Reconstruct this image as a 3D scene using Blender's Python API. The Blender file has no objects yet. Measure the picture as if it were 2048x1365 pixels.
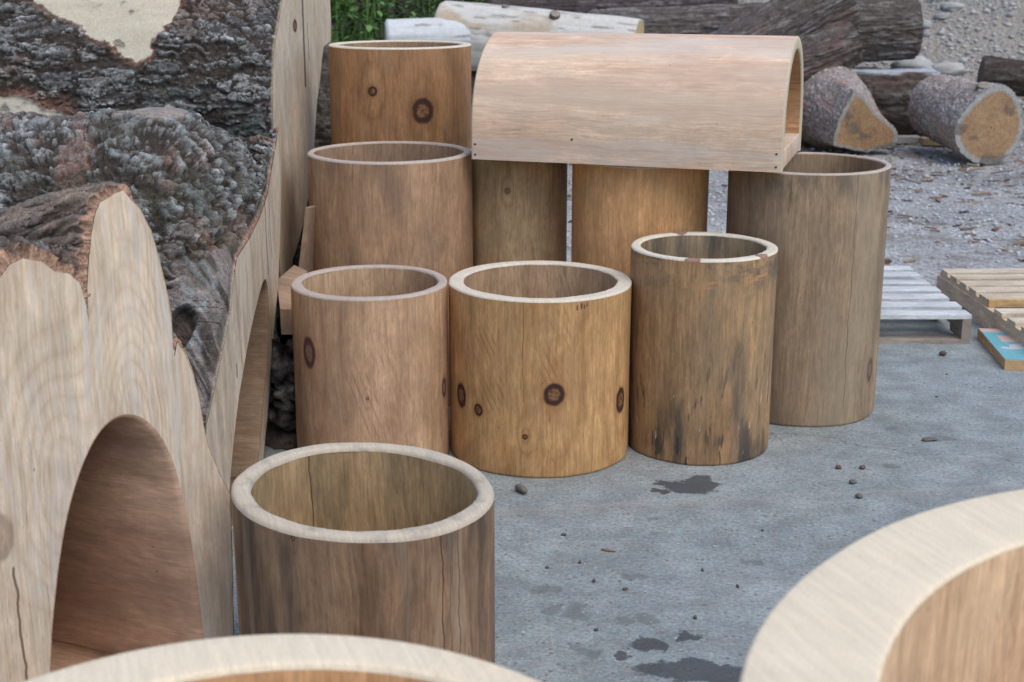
import bpy, bmesh, math, random
import numpy as np
from mathutils import Vector, Matrix
R_ = math.radians
PI = math.pi
SC = bpy.context.scene
COL = SC.collection

# ------------------------------------------------------------------ camera, sky, sun, exposure
cam = bpy.data.cameras.new('camera'); cam_o = bpy.data.objects.new('camera', cam); COL.objects.link(cam_o)
cam_o.location = (0, 0, 1.6); cam_o.rotation_euler = (R_(90 - 15.4), 0, 0)
cam.sensor_width = 36; cam.lens = 48.34; cam.clip_start = .02; cam.clip_end = 2000
cam.dof.use_dof = True; cam.dof.focus_distance = 3.9; cam.dof.aperture_fstop = 6.0
SC.camera = cam_o
SUN_EL, SUN_AZ = 57, 142        # elevation, compass azimuth (clockwise from +Y): from the right, a little behind the camera
w = bpy.data.worlds.new('World'); SC.world = w; w.use_nodes = True
wn = w.node_tree; bgn = wn.nodes['Background']
sky = wn.nodes.new('ShaderNodeTexSky'); sky.sky_type = 'NISHITA'; sky.sun_disc = False
sky.sun_elevation = R_(SUN_EL); sky.sun_rotation = R_(SUN_AZ); sky.air_density = 1.0; sky.dust_density = 1.2; sky.ozone_density = 1.0
wn.links.new(sky.outputs[0], bgn.inputs[0]); bgn.inputs[1].default_value = .15
sl = bpy.data.lights.new('sun', 'SUN'); sl.energy = 1.2; sl.angle = R_(60); sl.color = (1, .965, .91)
so = bpy.data.objects.new('sun', sl); COL.objects.link(so)
sd = Vector((math.sin(R_(SUN_AZ)) * math.cos(R_(SUN_EL)), math.cos(R_(SUN_AZ)) * math.cos(R_(SUN_EL)), math.sin(R_(SUN_EL))))
so.rotation_euler = sd.to_track_quat('Z', 'Y').to_euler()
SC.view_settings.view_transform = 'Standard'; SC.view_settings.look = 'None'
SC.view_settings.exposure = .52; SC.view_settings.gamma = 1

# ------------------------------------------------------------------ numpy noise
def _h(ix, iy, s):
    ix = ix.astype(np.int64); iy = iy.astype(np.int64)
    n = (ix * 374761393 + iy * 668265263 + s * 1274126177) & 0xffffffff
    n = ((n ^ (n >> 13)) * 1274126177) & 0xffffffff
    n = ((n ^ (n >> 16)) * 2246822519) & 0xffffffff
    n = n ^ (n >> 15)
    return (n & 0xffffff) / float(0xffffff)
def vn(x, y, s=0):
    x, y = np.broadcast_arrays(np.asarray(x, float), np.asarray(y, float))
    ix = np.floor(x); iy = np.floor(y); fx = x - ix; fy = y - iy
    u = fx * fx * fx * (fx * (fx * 6 - 15) + 10); v = fy * fy * fy * (fy * (fy * 6 - 15) + 10)
    a = _h(ix, iy, s); b = _h(ix + 1, iy, s); c = _h(ix, iy + 1, s); d = _h(ix + 1, iy + 1, s)
    return (a + (b - a) * u) * (1 - v) + (c + (d - c) * u) * v
def fbm(x, y, s=0, o=4, g=.5):
    t = 0; a = 1; n = 0
    for i in range(o):
        t = t + a * vn(x * 2 ** i + 17.3 * i, y * 2 ** i + 5.1 * i, s + i); n += a; a *= g
    return t / n
def worley(x, y, s=0, tilt=None):
    ix = np.floor(x); iy = np.floor(y)
    f1 = np.full(x.shape, 9.); f2 = np.full(x.shape, 9.); cid = np.zeros(x.shape); ox = np.zeros(x.shape); oy = np.zeros(x.shape)
    for dx in (-1, 0, 1):
        for dy in (-1, 0, 1):
            cx = ix + dx; cy = iy + dy
            px = cx + .1 + .8 * _h(cx, cy, s + 11); py = cy + .1 + .8 * _h(cx, cy, s + 23)
            d = np.hypot(px - x, py - y)
            m = d < f1
            f2 = np.where(m, f1, np.minimum(f2, d)); cid = np.where(m, _h(cx, cy, s + 37), cid); f1 = np.where(m, d, f1); ox = np.where(m, x - px, ox); oy = np.where(m, y - py, oy)
    if tilt: return f1, f2, cid, (_h((cid * 9999).astype(int), (cid * 777).astype(int), s) - .5) * oy * 1.6 + (cid - .35) * ox * 1.8
    return f1, f2, cid
def _h3(ix, iy, iz, s):
    return _h(ix + iz * 7919, iy + iz * 104729, s)
def vn3(p, s=0):
    i = np.floor(p).astype(np.int64); f = p - i; f = f * f * (3 - 2 * f); x, y, z = i[:, 0], i[:, 1], i[:, 2]; r = 0
    for dz in (0, 1):
        wz = f[:, 2] if dz else 1 - f[:, 2]
        for dy in (0, 1):
            wy = wz * (f[:, 1] if dy else 1 - f[:, 1])
            for dx in (0, 1): r = r + wy * (f[:, 0] if dx else 1 - f[:, 0]) * _h3(x + dx, y + dy, z + dz, s)
    return r
def fbm3(p, s=0, o=3, g=.55):
    t = 0; a = 1; n = 0
    for k in range(o): t = t + a * vn3(p * 2. ** k + 13.7 * k, s + k); n += a; a *= g
    return t / n
def worley3(p, s=0):
    i = np.floor(p).astype(np.int64); n = len(p); f1 = np.full(n, 9.); f2 = np.full(n, 9.); cid = np.zeros(n); til = np.zeros(n)
    for dx in (-1, 0, 1):
        for dy in (-1, 0, 1):
            for dz in (-1, 0, 1):
                c = i + np.array((dx, dy, dz)); h = _h3(c[:, 0], c[:, 1], c[:, 2], s); h2 = (h * 977.13) % 1; h3 = (h * 6151.7) % 1; h4 = (h * 31013.3) % 1
                ox = p[:, 0] - c[:, 0] - .1 - .8 * h2; oy = p[:, 1] - c[:, 1] - .1 - .8 * h3; oz = p[:, 2] - c[:, 2] - .1 - .8 * h4
                d = np.sqrt(ox * ox + oy * oy + oz * oz); m = d < f1
                f2 = np.where(m, f1, np.minimum(f2, d)); cid = np.where(m, h, cid); til = np.where(m, (h2 - .5) * ox + (h3 - .5) * oy + (h4 - .2) * oz, til); f1 = np.where(m, d, f1)
    return f1, f2, cid, til
def sst(x, a, b):
    t = np.clip((x - a) / (b - a), 0, 1); return t * t * (3 - 2 * t)
def lerp(a, b, t):
    return a + (b - a) * t
def mixc(c, d, t):
    return c + (np.array(d) - c) * np.asarray(t)[..., None]

# ------------------------------------------------------------------ mesh helpers
class M:
    """collects grids and polygons; build() links them as ONE mesh object"""
    def __init__(s): s.v = []; s.f = []; s.uv = []; s.c = []; s.mi = []; s.n = 0
    def add(s, V, F, uv=None, c=None, mi=0):
        V = np.asarray(V, float).reshape(-1, 3); n = len(V)
        s.v.append(V); s.uv.append(np.zeros((n, 2)) if uv is None else np.asarray(uv, float).reshape(-1, 2))
        s.c.append(np.ones((n, 3)) if c is None else np.broadcast_to(np.asarray(c, float).reshape(-1, 3), (n, 3)))
        F = [np.asarray(f) + s.n for f in F] if not isinstance(F, np.ndarray) else F + s.n
        s.f.append(F); s.mi.append((len(F), mi)); s.n += n
    def grid(s, P, uv=None, c=None, mi=0, flip=False, wrap=False):
        P = np.asarray(P, float); nr, nc = P.shape[:2]
        i = np.arange(nr * nc).reshape(nr, nc)
        if wrap: i = np.concatenate([i, i[:, :1]], 1)
        F = np.stack([i[:-1, :-1], i[:-1, 1:], i[1:, 1:], i[1:, :-1]], -1).reshape(-1, 4)
        if flip: F = F[:, ::-1]
        s.add(P, F, uv, c, mi)
    def box(s, c, d, rot=None, mi=0, col=None, bev=0.0, jit=0, uvax=0):
        c = np.array(c, float); d = np.array(d, float) / 2
        b = min(bev, d.min() * .9)
        V = []; 
        if b <= 0:
            S = [(-1,-1,-1),(1,-1,-1),(1,1,-1),(-1,1,-1),(-1,-1,1),(1,-1,1),(1,1,1),(-1,1,1)]
            V = np.array(S, float) * d
            F = np.array([(0,3,2,1),(4,5,6,7),(0,1,5,4),(1,2,6,5),(2,3,7,6),(3,0,4,7)])
        else:
            bm = bmesh.new(); bmesh.ops.create_cube(bm, size=1)
            for v in bm.verts: v.co = Vector((v.co.x * 2 * d[0], v.co.y * 2 * d[1], v.co.z * 2 * d[2]))
            bmesh.ops.bevel(bm, geom=list(bm.edges), offset=b, segments=2, affect='EDGES', profile=.6)
            bm.verts.index_update()
            V = np.array([v.co[:] for v in bm.verts]); F = [[v.index for v in f.verts] for f in bm.faces]; bm.free()
        L = V.copy()
        # uv: long axis = v (grain), other axes folded = u
        a = [0, 1, 2]; a.remove(uvax)
        uv = np.stack([L[:, a[0]] + L[:, a[1]] * .9 + c[a[0]] * 3 + c[a[1]] * 5, L[:, uvax] + c.sum()], -1)
        if rot is not None: V = V @ np.array(rot).T
        s.add(V + c, F, uv, col, mi)
    def build(s, name, mats, parent=None, smooth=True, loc=None):
        me = bpy.data.meshes.new(name)
        V = np.concatenate(s.v); UV = np.concatenate(s.uv); C = np.concatenate(s.c)
        li = []; ls = []; lt = []; k = 0; mi = []
        for F, (n, m) in zip(s.f, s.mi):
            mi.append(np.full(n, m))
            if isinstance(F, np.ndarray):
                q = F.shape[1]; li.append(F.reshape(-1)); ls.append(k + np.arange(len(F)) * q); lt.append(np.full(len(F), q)); k += F.size
            else:
                for f in F: li.append(np.asarray(f)); ls.append(np.array([k])); lt.append(np.array([len(f)])); k += len(f)
        li = np.concatenate(li).astype(np.int32); ls = np.concatenate(ls).astype(np.int32); lt = np.concatenate(lt).astype(np.int32)
        me.vertices.add(len(V)); me.vertices.foreach_set('co', V.astype(np.float32).ravel())
        me.loops.add(len(li)); me.loops.foreach_set('vertex_index', li)
        me.polygons.add(len(ls)); me.polygons.foreach_set('loop_start', ls); me.polygons.foreach_set('loop_total', lt)
        me.polygons.foreach_set('material_index', np.concatenate(mi).astype(np.int32))
        me.polygons.foreach_set('use_smooth', np.full(len(ls), smooth))
        me.update(calc_edges=True)
        u = me.uv_layers.new(name='UVMap'); u.data.foreach_set('uv', UV[li].astype(np.float32).ravel())
        a = me.color_attributes.new('tint', 'FLOAT_COLOR', 'POINT')
        a.data.foreach_set('color', np.concatenate([C, np.ones((len(C), 1))], 1).astype(np.float32).ravel())
        me.validate()
        for m in (mats if isinstance(mats, (list, tuple)) else [mats]): me.materials.append(m)
        o = bpy.data.objects.new(name, me); COL.objects.link(o)
        if parent: o.parent = parent
        if loc is not None: o.location = loc
        return o
def tag(o, label=None, cat=None, group=None, kind=None):
    if label: o['label'] = label
    if cat: o['category'] = cat
    if group: o['group'] = group
    if kind: o['kind'] = kind
    return o
def thing(name, label, cat, loc=(0, 0, 0), rz=0, group=None):
    o = bpy.data.objects.new(name, None); COL.objects.link(o); o.location = loc; o.rotation_euler = (0, 0, rz)
    o.empty_display_size = .1
    return tag(o, label, cat, group)
def normals(P, wrap=False):
    if wrap: dt = np.roll(P, -1, 1) - np.roll(P, 1, 1)
    else: dt = np.gradient(P, axis=1)
    ds = np.gradient(P, axis=0)
    n = np.cross(dt, ds); return n / (np.linalg.norm(n, axis=-1, keepdims=True) + 1e-9)

# ------------------------------------------------------------------ node helper
class NT:
    def __init__(s, name, rough=.8):
        s.m = bpy.data.materials.new(name); s.m.use_nodes = True; s.t = s.m.node_tree
        s.b = s.t.nodes['Principled BSDF']; s.b.inputs['Roughness'].default_value = rough
        s.b.inputs['Specular IOR Level'].default_value = .3
    def put(s, sock, v):
        if isinstance(v, bpy.types.NodeSocket): s.t.links.new(v, sock)
        elif sock.type == 'RGBA' and len(v) == 3: sock.default_value = (*v, 1)
        else: sock.default_value = v
    def n(s, ty, props={}, ins={}):
        d = s.t.nodes.new('ShaderNode' + ty)
        for k, v in props.items(): setattr(d, k, v)
        for k, v in ins.items(): s.put(d.inputs[k], v)
        return d
    def ma(s, op, a, b=0., c=None, clamp=False):
        d = s.n('Math', {'operation': op, 'use_clamp': clamp}, {0: a, 1: b})
        if c is not None: s.put(d.inputs[2], c)
        return d.outputs[0]
    def mul(s, a, b): return s.ma('MULTIPLY', a, b)
    def add(s, a, b): return s.ma('ADD', a, b)
    def xyz(s, x, y, z=0.):
        return s.n('CombineXYZ', {}, {0: x, 1: y, 2: z}).outputs[0]
    def sep(s, v): return s.n('SeparateXYZ', {}, {0: v}).outputs
    def noise(s, v, sc=1., det=2., ro=.5, dist=0.):
        return s.n('TexNoise', {}, {'Vector': v, 'Scale': sc, 'Detail': det, 'Roughness': ro, 'Distortion': dist}).outputs[0]
    def noisec(s, v, sc=1., det=2.):
        return s.n('TexNoise', {}, {'Vector': v, 'Scale': sc, 'Detail': det}).outputs[1]
    def vor(s, v, sc=1., feat='F1', out='Distance', rnd=1.):
        return s.n('TexVoronoi', {'feature': feat}, {'Vector': v, 'Scale': sc, 'Randomness': rnd}).outputs[out]
    def step(s, x, a, b, lo=0., hi=1.):
        d = s.n('MapRange', {'interpolation_type': 'SMOOTHSTEP'}, {0: x, 1: a, 2: b, 3: lo, 4: hi}); return d.outputs[0]
    def mix(s, f, a, b, bt='MIX'):
        d = s.n('MixRGB', {'blend_type': bt}, {0: f, 1: a, 2: b}); return d.outputs[0]
    def val(s, c, v):       # multiply colour by a scalar
        return s.n('VectorMath', {'operation': 'SCALE'}, {0: c, 'Scale': v}).outputs[0]
    def uv(s): return s.n('UVMap', {'uv_map': 'UVMap'}).outputs[0]
    def obj(s): return s.n('TexCoord').outputs['Object']
    def geo(s): return s.n('NewGeometry').outputs['Position']
    def tint(s): return s.n('VertexColor', {'layer_name': 'tint'}).outputs[0]
    def bump(s, h, st=.3, d=.002, prev=None):
        ins = {'Height': h, 'Strength': st, 'Distance': d}
        if prev: ins['Normal'] = prev
        return s.n('Bump', {}, ins).outputs[0]
    def done(s, col, nrm=None, rough=None):
        s.put(s.b.inputs['Base Color'], col)
        if nrm: s.put(s.b.inputs['Normal'], nrm)
        if rough is not None: s.put(s.b.inputs['Roughness'], rough)
        return s.m

def wood(name, A, B, late, seed, knots=(), ringN=8, ring=.4, stains=(), chat=(), fib=.35, hs=(1.9, .34), dark=(.055, .022, .016), heart=(.27, .13, .05), swap=False, bump=.45, cracks=(), domes=(), streak=.3, cloud=(9., 2.4), cs=1., mk=.7, hn=.22):
    """Wood seen on its long side. UV in metres, grain along v.
    knots (u, v, r, aspect); stains (colour, su, sv, lo, hi, amount, v0, v1); chat (u, v, ru, rv, angle, freq); cracks (u, v0, v1, w); domes (u, v, ru, rv, k)"""
    A, B = [tuple(min(.8, x * f) for x, f in zip(q, (1.26, 1.13, .99))) for q in (A, B)]; late = tuple(x * f for x, f in zip(late, (1.15, 1.0, .85)))
    k = NT(name); uv = k.sep(k.uv()); u, v = (uv[1], uv[0]) if swap else (uv[0], uv[1])
    sd = float(seed) * 7.31
    wob = k.noise(k.xyz(k.mul(u, 3.), k.mul(v, 2.2), sd), 1., 3.)
    u1 = k.add(u, k.mul(k.add(wob, -.5), .05))
    h = k.mul(k.noise(k.xyz(k.mul(u1, hs[0]), k.mul(v, hs[1]), sd + 3), 1., 1.5), float(ringN))
    kd = []
    for q in knots:
        ku, kv, kr, ka = q[:4]
        dx = k.mul(k.add(u, -ku), 1 / kr); dy = k.mul(k.add(v, -kv), 1 / (kr * ka))
        d = k.ma('SQRT', k.add(k.mul(dx, dx), k.mul(dy, dy)))
        d = k.add(d, k.mul(k.add(k.noise(k.xyz(u, v, sd), 45., 3.), -.5), .30)); kd.append(d)
        dy2 = k.mul(dy, .45)
        g = k.ma('EXPONENT', k.mul(k.add(k.mul(dx, dx), k.mul(dy2, dy2)), -.14))
        h = k.add(h, k.mul(g, 1.6))
    for (du, dv, ru, rv, kk) in domes:
        dx = k.mul(k.add(u1, -du), 1 / ru); dy = k.mul(k.add(v, -dv), 1 / rv)
        h = k.add(h, k.mul(k.ma('EXPONENT', k.mul(k.add(k.mul(dx, dx), k.mul(dy, dy)), -1.)), kk))
    h = k.add(h, k.mul(k.noise(k.xyz(k.mul(u, 60.), k.mul(v, 14.), sd), 1., 2.), hn))
    tri = k.ma('PINGPONG', h, .5); tri = k.mul(tri, 2.); tri2 = k.ma('POWER', tri, 2.2)
    bl = k.step(k.noise(k.xyz(k.mul(u1, 4.), k.mul(v, 1.4), sd + 9), 1., 4., .6), .3, .7)
    c = k.mix(bl, A, B)
    rm = k.step(k.noise(k.xyz(k.mul(u, 3.), k.mul(v, 1.5), sd + 5), 1., 2.), .3, .7, .35, 1.)
    c = k.mix(k.mul(k.mul(tri2, min(.75, ring * 1.45)), rm), c, late)
    mid = k.noise(k.xyz(k.mul(u1, 75.), k.mul(v, 24.), sd + 15), 1., 4., .7); c = k.val(c, k.step(mid, .36, .64, 1 - .14 * mk, 1 + .14 * mk))
    ml = k.noise(k.xyz(k.mul(u1, 120.), k.mul(v, 5.), sd + 16), 1., 3., .6); c = k.mix(k.step(ml, .56, .66, 0., .34), c, late)
    st = k.noise(k.xyz(k.mul(u1, 55.), k.mul(v, 3.4), sd + 1), 1., 5., .68)
    c = k.val(c, k.step(st, .25, .75, 1 - streak * .42, 1 + streak * .30))
    cl = k.noise(k.xyz(k.mul(u1, cloud[0]), k.mul(v, cloud[1]), sd + 2), 1., 5., .62, .35)
    c = k.val(c, k.step(cl, .28, .72, 1 - .15 * cs, 1 + .12 * cs))
    iso = k.noise(k.xyz(k.mul(u, 11.), k.mul(v, 7.), sd + 12), 1., 6., .65, .2); c = k.val(c, k.step(iso, .3, .7, .88, 1.10))
    iso2 = k.noise(k.xyz(k.mul(u, 5.), k.mul(v, 3.6), sd + 13), 1., 3., .55); c = k.mix(k.step(iso2, .5, .72, 0., .35), c, k.val(B, .92))
    fl = k.noise(k.xyz(k.mul(u1, 240.), k.mul(v, 24.), sd + 14), 1., 2., .5); c = k.mix(k.step(fl, .60, .72, 0., .42), c, late); c = k.val(c, k.step(fl, .40, .28, 1., 1.13))
    cl2 = k.noise(k.xyz(k.mul(u, 2.2 * cloud[0]), k.mul(v, 2.2 * cloud[1]), sd + 6), 1., 4., .6, .3)
    c = k.mix(k.step(cl2, .52, .75, 0., .26 * cs), c, late)
    cl3 = k.noise(k.xyz(k.mul(u, 15.), k.mul(v, 5.), sd + 7), 1., 4., .6, .4)
    c = k.val(c, k.step(cl3, .55, .75, 1., 1.18))
    fb = k.noise(k.xyz(k.mul(u1, 210.), k.mul(v, 8.), sd), 1., 5., .75)
    c = k.val(c, k.step(fb, .2, .8, 1 - fib * .75, 1 + fib * .55))
    for (sc, su, sv, lo, hi, am, v0, v1) in stains:
        m = k.step(k.noise(k.xyz(k.mul(u1, su), k.mul(v, sv), sd + su), 1., 5., .62), lo, hi, 0., am)
        if v0 is not None: m = k.mul(m, k.step(v, v0, v1))
        c = k.mix(m, c, sc)
    bh = k.add(k.mul(fb, .6), k.mul(tri2, .25))
    for (du, dv, ru, rv, an, fr) in chat:
        dx = k.mul(k.add(u, -du), 1 / ru); dy = k.mul(k.add(v, -dv), 1 / rv)
        m = k.step(k.add(k.mul(dx, dx), k.mul(dy, dy)), 1., .2)
        ph = k.add(k.mul(k.mul(u, math.cos(an)), fr), k.mul(k.mul(v, math.sin(an)), fr))
        ph = k.add(ph, k.mul(wob, 3.))
        sw = k.ma('SINE', ph); sw = k.step(sw, .1, .9)
        sw = k.mul(sw, k.step(k.noise(k.xyz(k.mul(u, 30.), k.mul(v, 9.), sd + 4), 1., 2.), .42, .62))
        m = k.mul(m, sw); c = k.mix(k.mul(m, .34), c, late); bh = k.add(bh, k.mul(m, -.8))
    # small pits
    pit = k.vor(k.xyz(u, k.mul(v, .55), sd), 24.); pm = k.mul(k.step(pit, .07, .02), k.step(k.noise(k.xyz(u, v, sd + 8), 7., 1.), .58, .62))
    c = k.mix(k.mul(pm, .7), c, dark)
    for (cu, v0, v1, wd) in cracks:
        wv = k.mul(k.add(k.noise(k.xyz(0., k.mul(v, 9.), sd + cu), 1., 3.), -.5), .03)
        d = k.ma('ABSOLUTE', k.add(k.add(u, -cu), wv))
        m = k.mul(k.mul(k.step(d, wd, wd * .3), k.step(v, v0, v0 + .008)), k.step(v, v1, v1 - .008))
        c = k.mix(k.mul(m, .85), c, dark); bh = k.add(bh, k.mul(m, -3.))
    for q, d in zip(knots, kd):
        kdk = q[4] if len(q) > 4 else 1.
        rn = k.ma('SINE', k.mul(d, 26.))
        inn = k.mix(k.step(k.noise(k.xyz(u, v, sd), 80., 3.), .42, .66, .1, .75), heart, dark)
        kc = k.mix(k.step(d, .42, .66), inn, dark)
        c = k.mix(k.mul(k.step(d, 1.9, .95), .38 * kdk), c, late)
        c = k.mix(k.mul(k.step(d, 1.14, .86), kdk), c, kc)
    nb = k.bump(bh, bump, .0016)
    return k.done(c, nb, k.step(fb, .2, .8, .86, .66))

def endgrain(name, A, B, seed, grey=.25, gcol=(.3, .29, .27), ctr=(0, 0), spots=()):
    """sawn end: ring arcs round the pith, saw fuzz"""
    k = NT(name); o = k.sep(k.obj()); sd = seed * 3.7
    x = k.add(o[0], -ctr[0]); y = k.add(o[1], -ctr[1])
    r = k.ma('SQRT', k.add(k.mul(x, x), k.mul(y, y)))
    r = k.add(r, k.mul(k.noise(k.xyz(x, y, sd), 5., 2.), .03))
    r = k.add(r, k.mul(k.noise(k.xyz(x, y, sd), 40., 3.), .004)); ring = k.mul(k.step(k.ma('SINE', k.mul(r, 780.)), -.2, 1.), k.step(k.noise(k.xyz(x, y, sd + 1), 12., 3.), .5, .75))
    c = k.mix(k.noise(k.xyz(x, y, sd), 9., 4., .6), A, B)
    c = k.val(c, k.add(1., k.mul(ring, -.07)))
    an = k.ma('ARCTAN2', y, x)
    ray = k.noise(k.xyz(k.mul(an, 34.), k.mul(r, 6.), sd), 1., 3.)
    c = k.val(c, k.step(ray, .25, .75, .97, 1.02)); sw = k.noise(k.xyz(k.mul(k.add(x, k.mul(y, .35)), 160.), k.mul(k.add(y, k.mul(x, -.35)), 9.), sd), 1., 3., .6); c = k.val(c, k.step(sw, .3, .7, .93, 1.05))
    fz = k.noise(k.xyz(x, y, o[2]), 420., 3., .7)
    c = k.val(c, k.step(fz, .2, .8, .8, 1.15))
    c = k.mix(k.mul(k.step(k.noise(k.xyz(x, y, sd + 5), 11., 5., .65), .52, .7), grey), c, gcol)
    fl = k.noise(k.xyz(x, y, sd + 2), 150., 2.)
    c = k.mix(k.step(fl, .64, .72, 0., .35), c, (A[0] * .62, A[1] * .5, A[2] * .4))
    for (sx, sy, sr) in spots:      # knots sawn through
        dx = k.add(x, -sx); dy = k.add(y, -sy); d = k.mul(k.ma('SQRT', k.add(k.mul(dx, dx), k.mul(dy, dy))), 1 / sr)
        d = k.add(d, k.mul(k.add(k.noise(k.xyz(x, y, sd), 60., 3.), -.5), .5)); c = k.mix(k.step(d, 1.1, .8, 0., .85), c, k.mix(k.step(d, .5, .8), (.30, .13, .085), (.16, .07, .05)))
    return k.done(c, k.bump(k.add(fz, k.mul(ring, .2)), .5, .0018), .88)

def bark_mat(name, fine=190., st=.7, amt=.5):
    k = NT(name, .92); c = k.tint(); p = k.obj()
    f = k.noise(p, fine, 5., .7); g = k.noise(p, fine * .28, 4., .65)
    lum = k.n('RGBToBW', {}, {0: c}).outputs[0]; ro = k.step(lum, .38, .24)      # pale bare wood is smooth
    c = k.val(c, k.add(1., k.mul(k.add(k.step(f, .25, .75, -amt, amt), k.step(g, .3, .7, -.22, .22)), k.step(lum, .38, .24, .3, 1.))))
    return k.done(c, k.bump(k.mul(k.add(k.mul(f, .5), g), k.add(.12, ro)), st, .006))

# ------------------------------------------------------------------ ground
def concrete_gravel():
    k = NT('concrete'); p = k.geo(); q = k.sep(p); x, y = q[0], q[1]
    f2 = k.xyz(x, y, 0.)
    big = k.noise(f2, 1.3, 4., .6); mid = k.noise(f2, 7., 4., .65); fin = k.noise(f2, 85., 4., .7)
    c = k.mix(k.step(big, .3, .7), (.245, .272, .262), (.31, .335, .318))
    c = k.val(c, k.step(mid, .25, .75, .74, 1.2))
    c = k.val(c, k.step(fin, .25, .75, .66, 1.28))
    fin2 = k.noise(f2, 260., 3., .7); c = k.val(c, k.step(fin2, .25, .75, .8, 1.18))
    hue = k.noise(f2, 26., 3.); c = k.mix(k.step(hue, .5, .7, 0., .35), c, (.27, .235, .22)); c = k.mix(k.step(hue, .48, .3, 0., .3), c, (.21, .26, .29))
    # exposed aggregate chips
    vd = k.vor(f2, 62.); vc = k.n('TexVoronoi', {}, {'Vector': f2, 'Scale': 62.}).outputs['Color']; vs = k.sep(vc)
    chip = k.mul(k.step(vd, .38, .24), k.step(vs[0], .62, .66))
    cc = k.mix(vs[1], (.12, .145, .18), (.36, .35, .33)); cc = k.mix(k.step(vs[2], .8, .85), cc, (.17, .11, .08))
    c = k.mix(k.mul(chip, k.step(mid, .32, .6, .15, .75)), c, cc)
    vd2 = k.vor(f2, 24.); v2 = k.sep(k.n('TexVoronoi', {}, {'Vector': f2, 'Scale': 24.}).outputs['Color'])
    chip2 = k.mul(k.step(k.add(vd2, k.mul(fin, .2)), .3, .2), k.step(v2[0], .84, .86))
    c = k.mix(k.mul(chip2, .6), c, k.mix(v2[1], (.10, .12, .15), (.2, .16, .13)))
    # worn pits and dirt stains
    pit = k.step(k.noise(f2, 34., 5., .7), .66, .74)
    c = k.mix(k.mul(pit, .7), c, (.085, .08, .075))
    spk = k.step(k.noise(f2, 70., 2., .5), .68, .74); c = k.mix(k.mul(spk, .8), c, (.08, .09, .105)); spk2 = k.step(k.noise(f2, 58., 2., .5), .31, .26); c = k.mix(k.mul(spk2, .8), c, (.52, .53, .52))
    dirt = k.step(k.noise(k.xyz(x, k.mul(y, 2.2), 4.), 2.3, 5., .65), .5, .72)
    c = k.mix(k.mul(dirt, .45), c, (.2, .18, .155))
    pale = k.step(k.noise(k.xyz(k.mul(x, .8), k.mul(y, 2.6), 9.), 5., 5., .7), .56, .72)
    c = k.mix(k.mul(pale, .35), c, (.42, .44, .45))
    # joint running across the slab
    jy = k.add(k.add(3.885, k.mul(x, .125)), k.mul(k.add(k.noise(f2, 5., 3.), -.5), .05))
    jd = k.ma('ABSOLUTE', k.add(y, k.mul(jy, -1.)))
    jm = k.mul(k.step(jd, .022, .002), k.step(k.noise(f2, 9., 3.), .3, .6))
    c = k.mix(k.mul(jm, .22), c, (.43, .41, .38))
    sd2 = k.add(y, k.mul(jy, -1.)); jt = k.mul(k.step(sd2, -.14, 0.), k.step(sd2, .02, 0.))
    c = k.mix(k.mul(jt, .16), c, (.27, .215, .18))
    # hairline crack
    cy = k.add(k.add(4.9, k.mul(x, -.35)), k.mul(k.add(k.noise(f2, 2.2, 5., .6), -.5), .5))
    cd = k.ma('ABSOLUTE', k.add(y, k.mul(cy, -1.)))
    c = k.mix(k.mul(k.step(cd, .006, .001), .5), c, (.07, .07, .07))
    # wet splashes and dried spots
    nn = k.n('TexNoise', {}, {'Vector': f2, 'Scale': 13., 'Detail': 6., 'Roughness': .68}).outputs[1]; ns = k.sep(nn)
    xx = k.add(x, k.mul(k.add(ns[0], -.5), .13)); yy = k.add(y, k.mul(k.add(ns[1], -.5), .16))
    def spots(L):
        m = None
        for (sx, sy, rx, ry) in L:
            dx = k.mul(k.add(xx, -sx), 1 / rx); dy = k.mul(k.add(yy, -sy), 1 / ry)
            e = k.add(k.mul(dx, dx), k.mul(dy, dy)); m = e if m is None else k.ma('MINIMUM', m, e)
        return m
    wm = k.step(spots([(.60, 4.10, .062, .085), (.545, 4.06, .05, .04), (.50, 4.075, .02, .03), (.475, 4.105, .02, .02), (.475, 4.03, .028, .022), (.40, 2.905, .115, .055), (.50, 2.885, .07, .04),
                       (.34, 3.03, .05, .035), (.434, 3.085, .028, .026), (.268, 2.965, .018, .022)]), 1.18, .74)
    c = k.mix(k.mul(wm, k.step(fin, .3, .7, .72, .92)), c, (.055, .057, .062))
    dm = k.step(spots([(.42, 3.816, .02, .025), (.41, 3.71, .015, .018), (.757, 3.82, .02, .02), (.104, 3.215, .02, .025), (.161, 3.2, .036, .045), (.342, 3.159, .026, .03), (.285, 3.16, .03, .03),
                       (.16, 3.02, .02, .02), (1.50, 4.53, .05, .04), (1.36, 4.62, .03, .03), (.33, 3.42, .04, .035), (.09, 3.33, .03, .03), (1.25, 4.25, .03, .03), (.66, 3.50, .03, .02), (.18, 2.98, .04, .02)]), 1.2, .5)
    c = k.mix(k.mul(dm, k.step(fin, .35, .65, .2, .6)), c, (.085, .08, .075))
    return k, c, wm, x, y, f2, fin, mid, pit, chip
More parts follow.
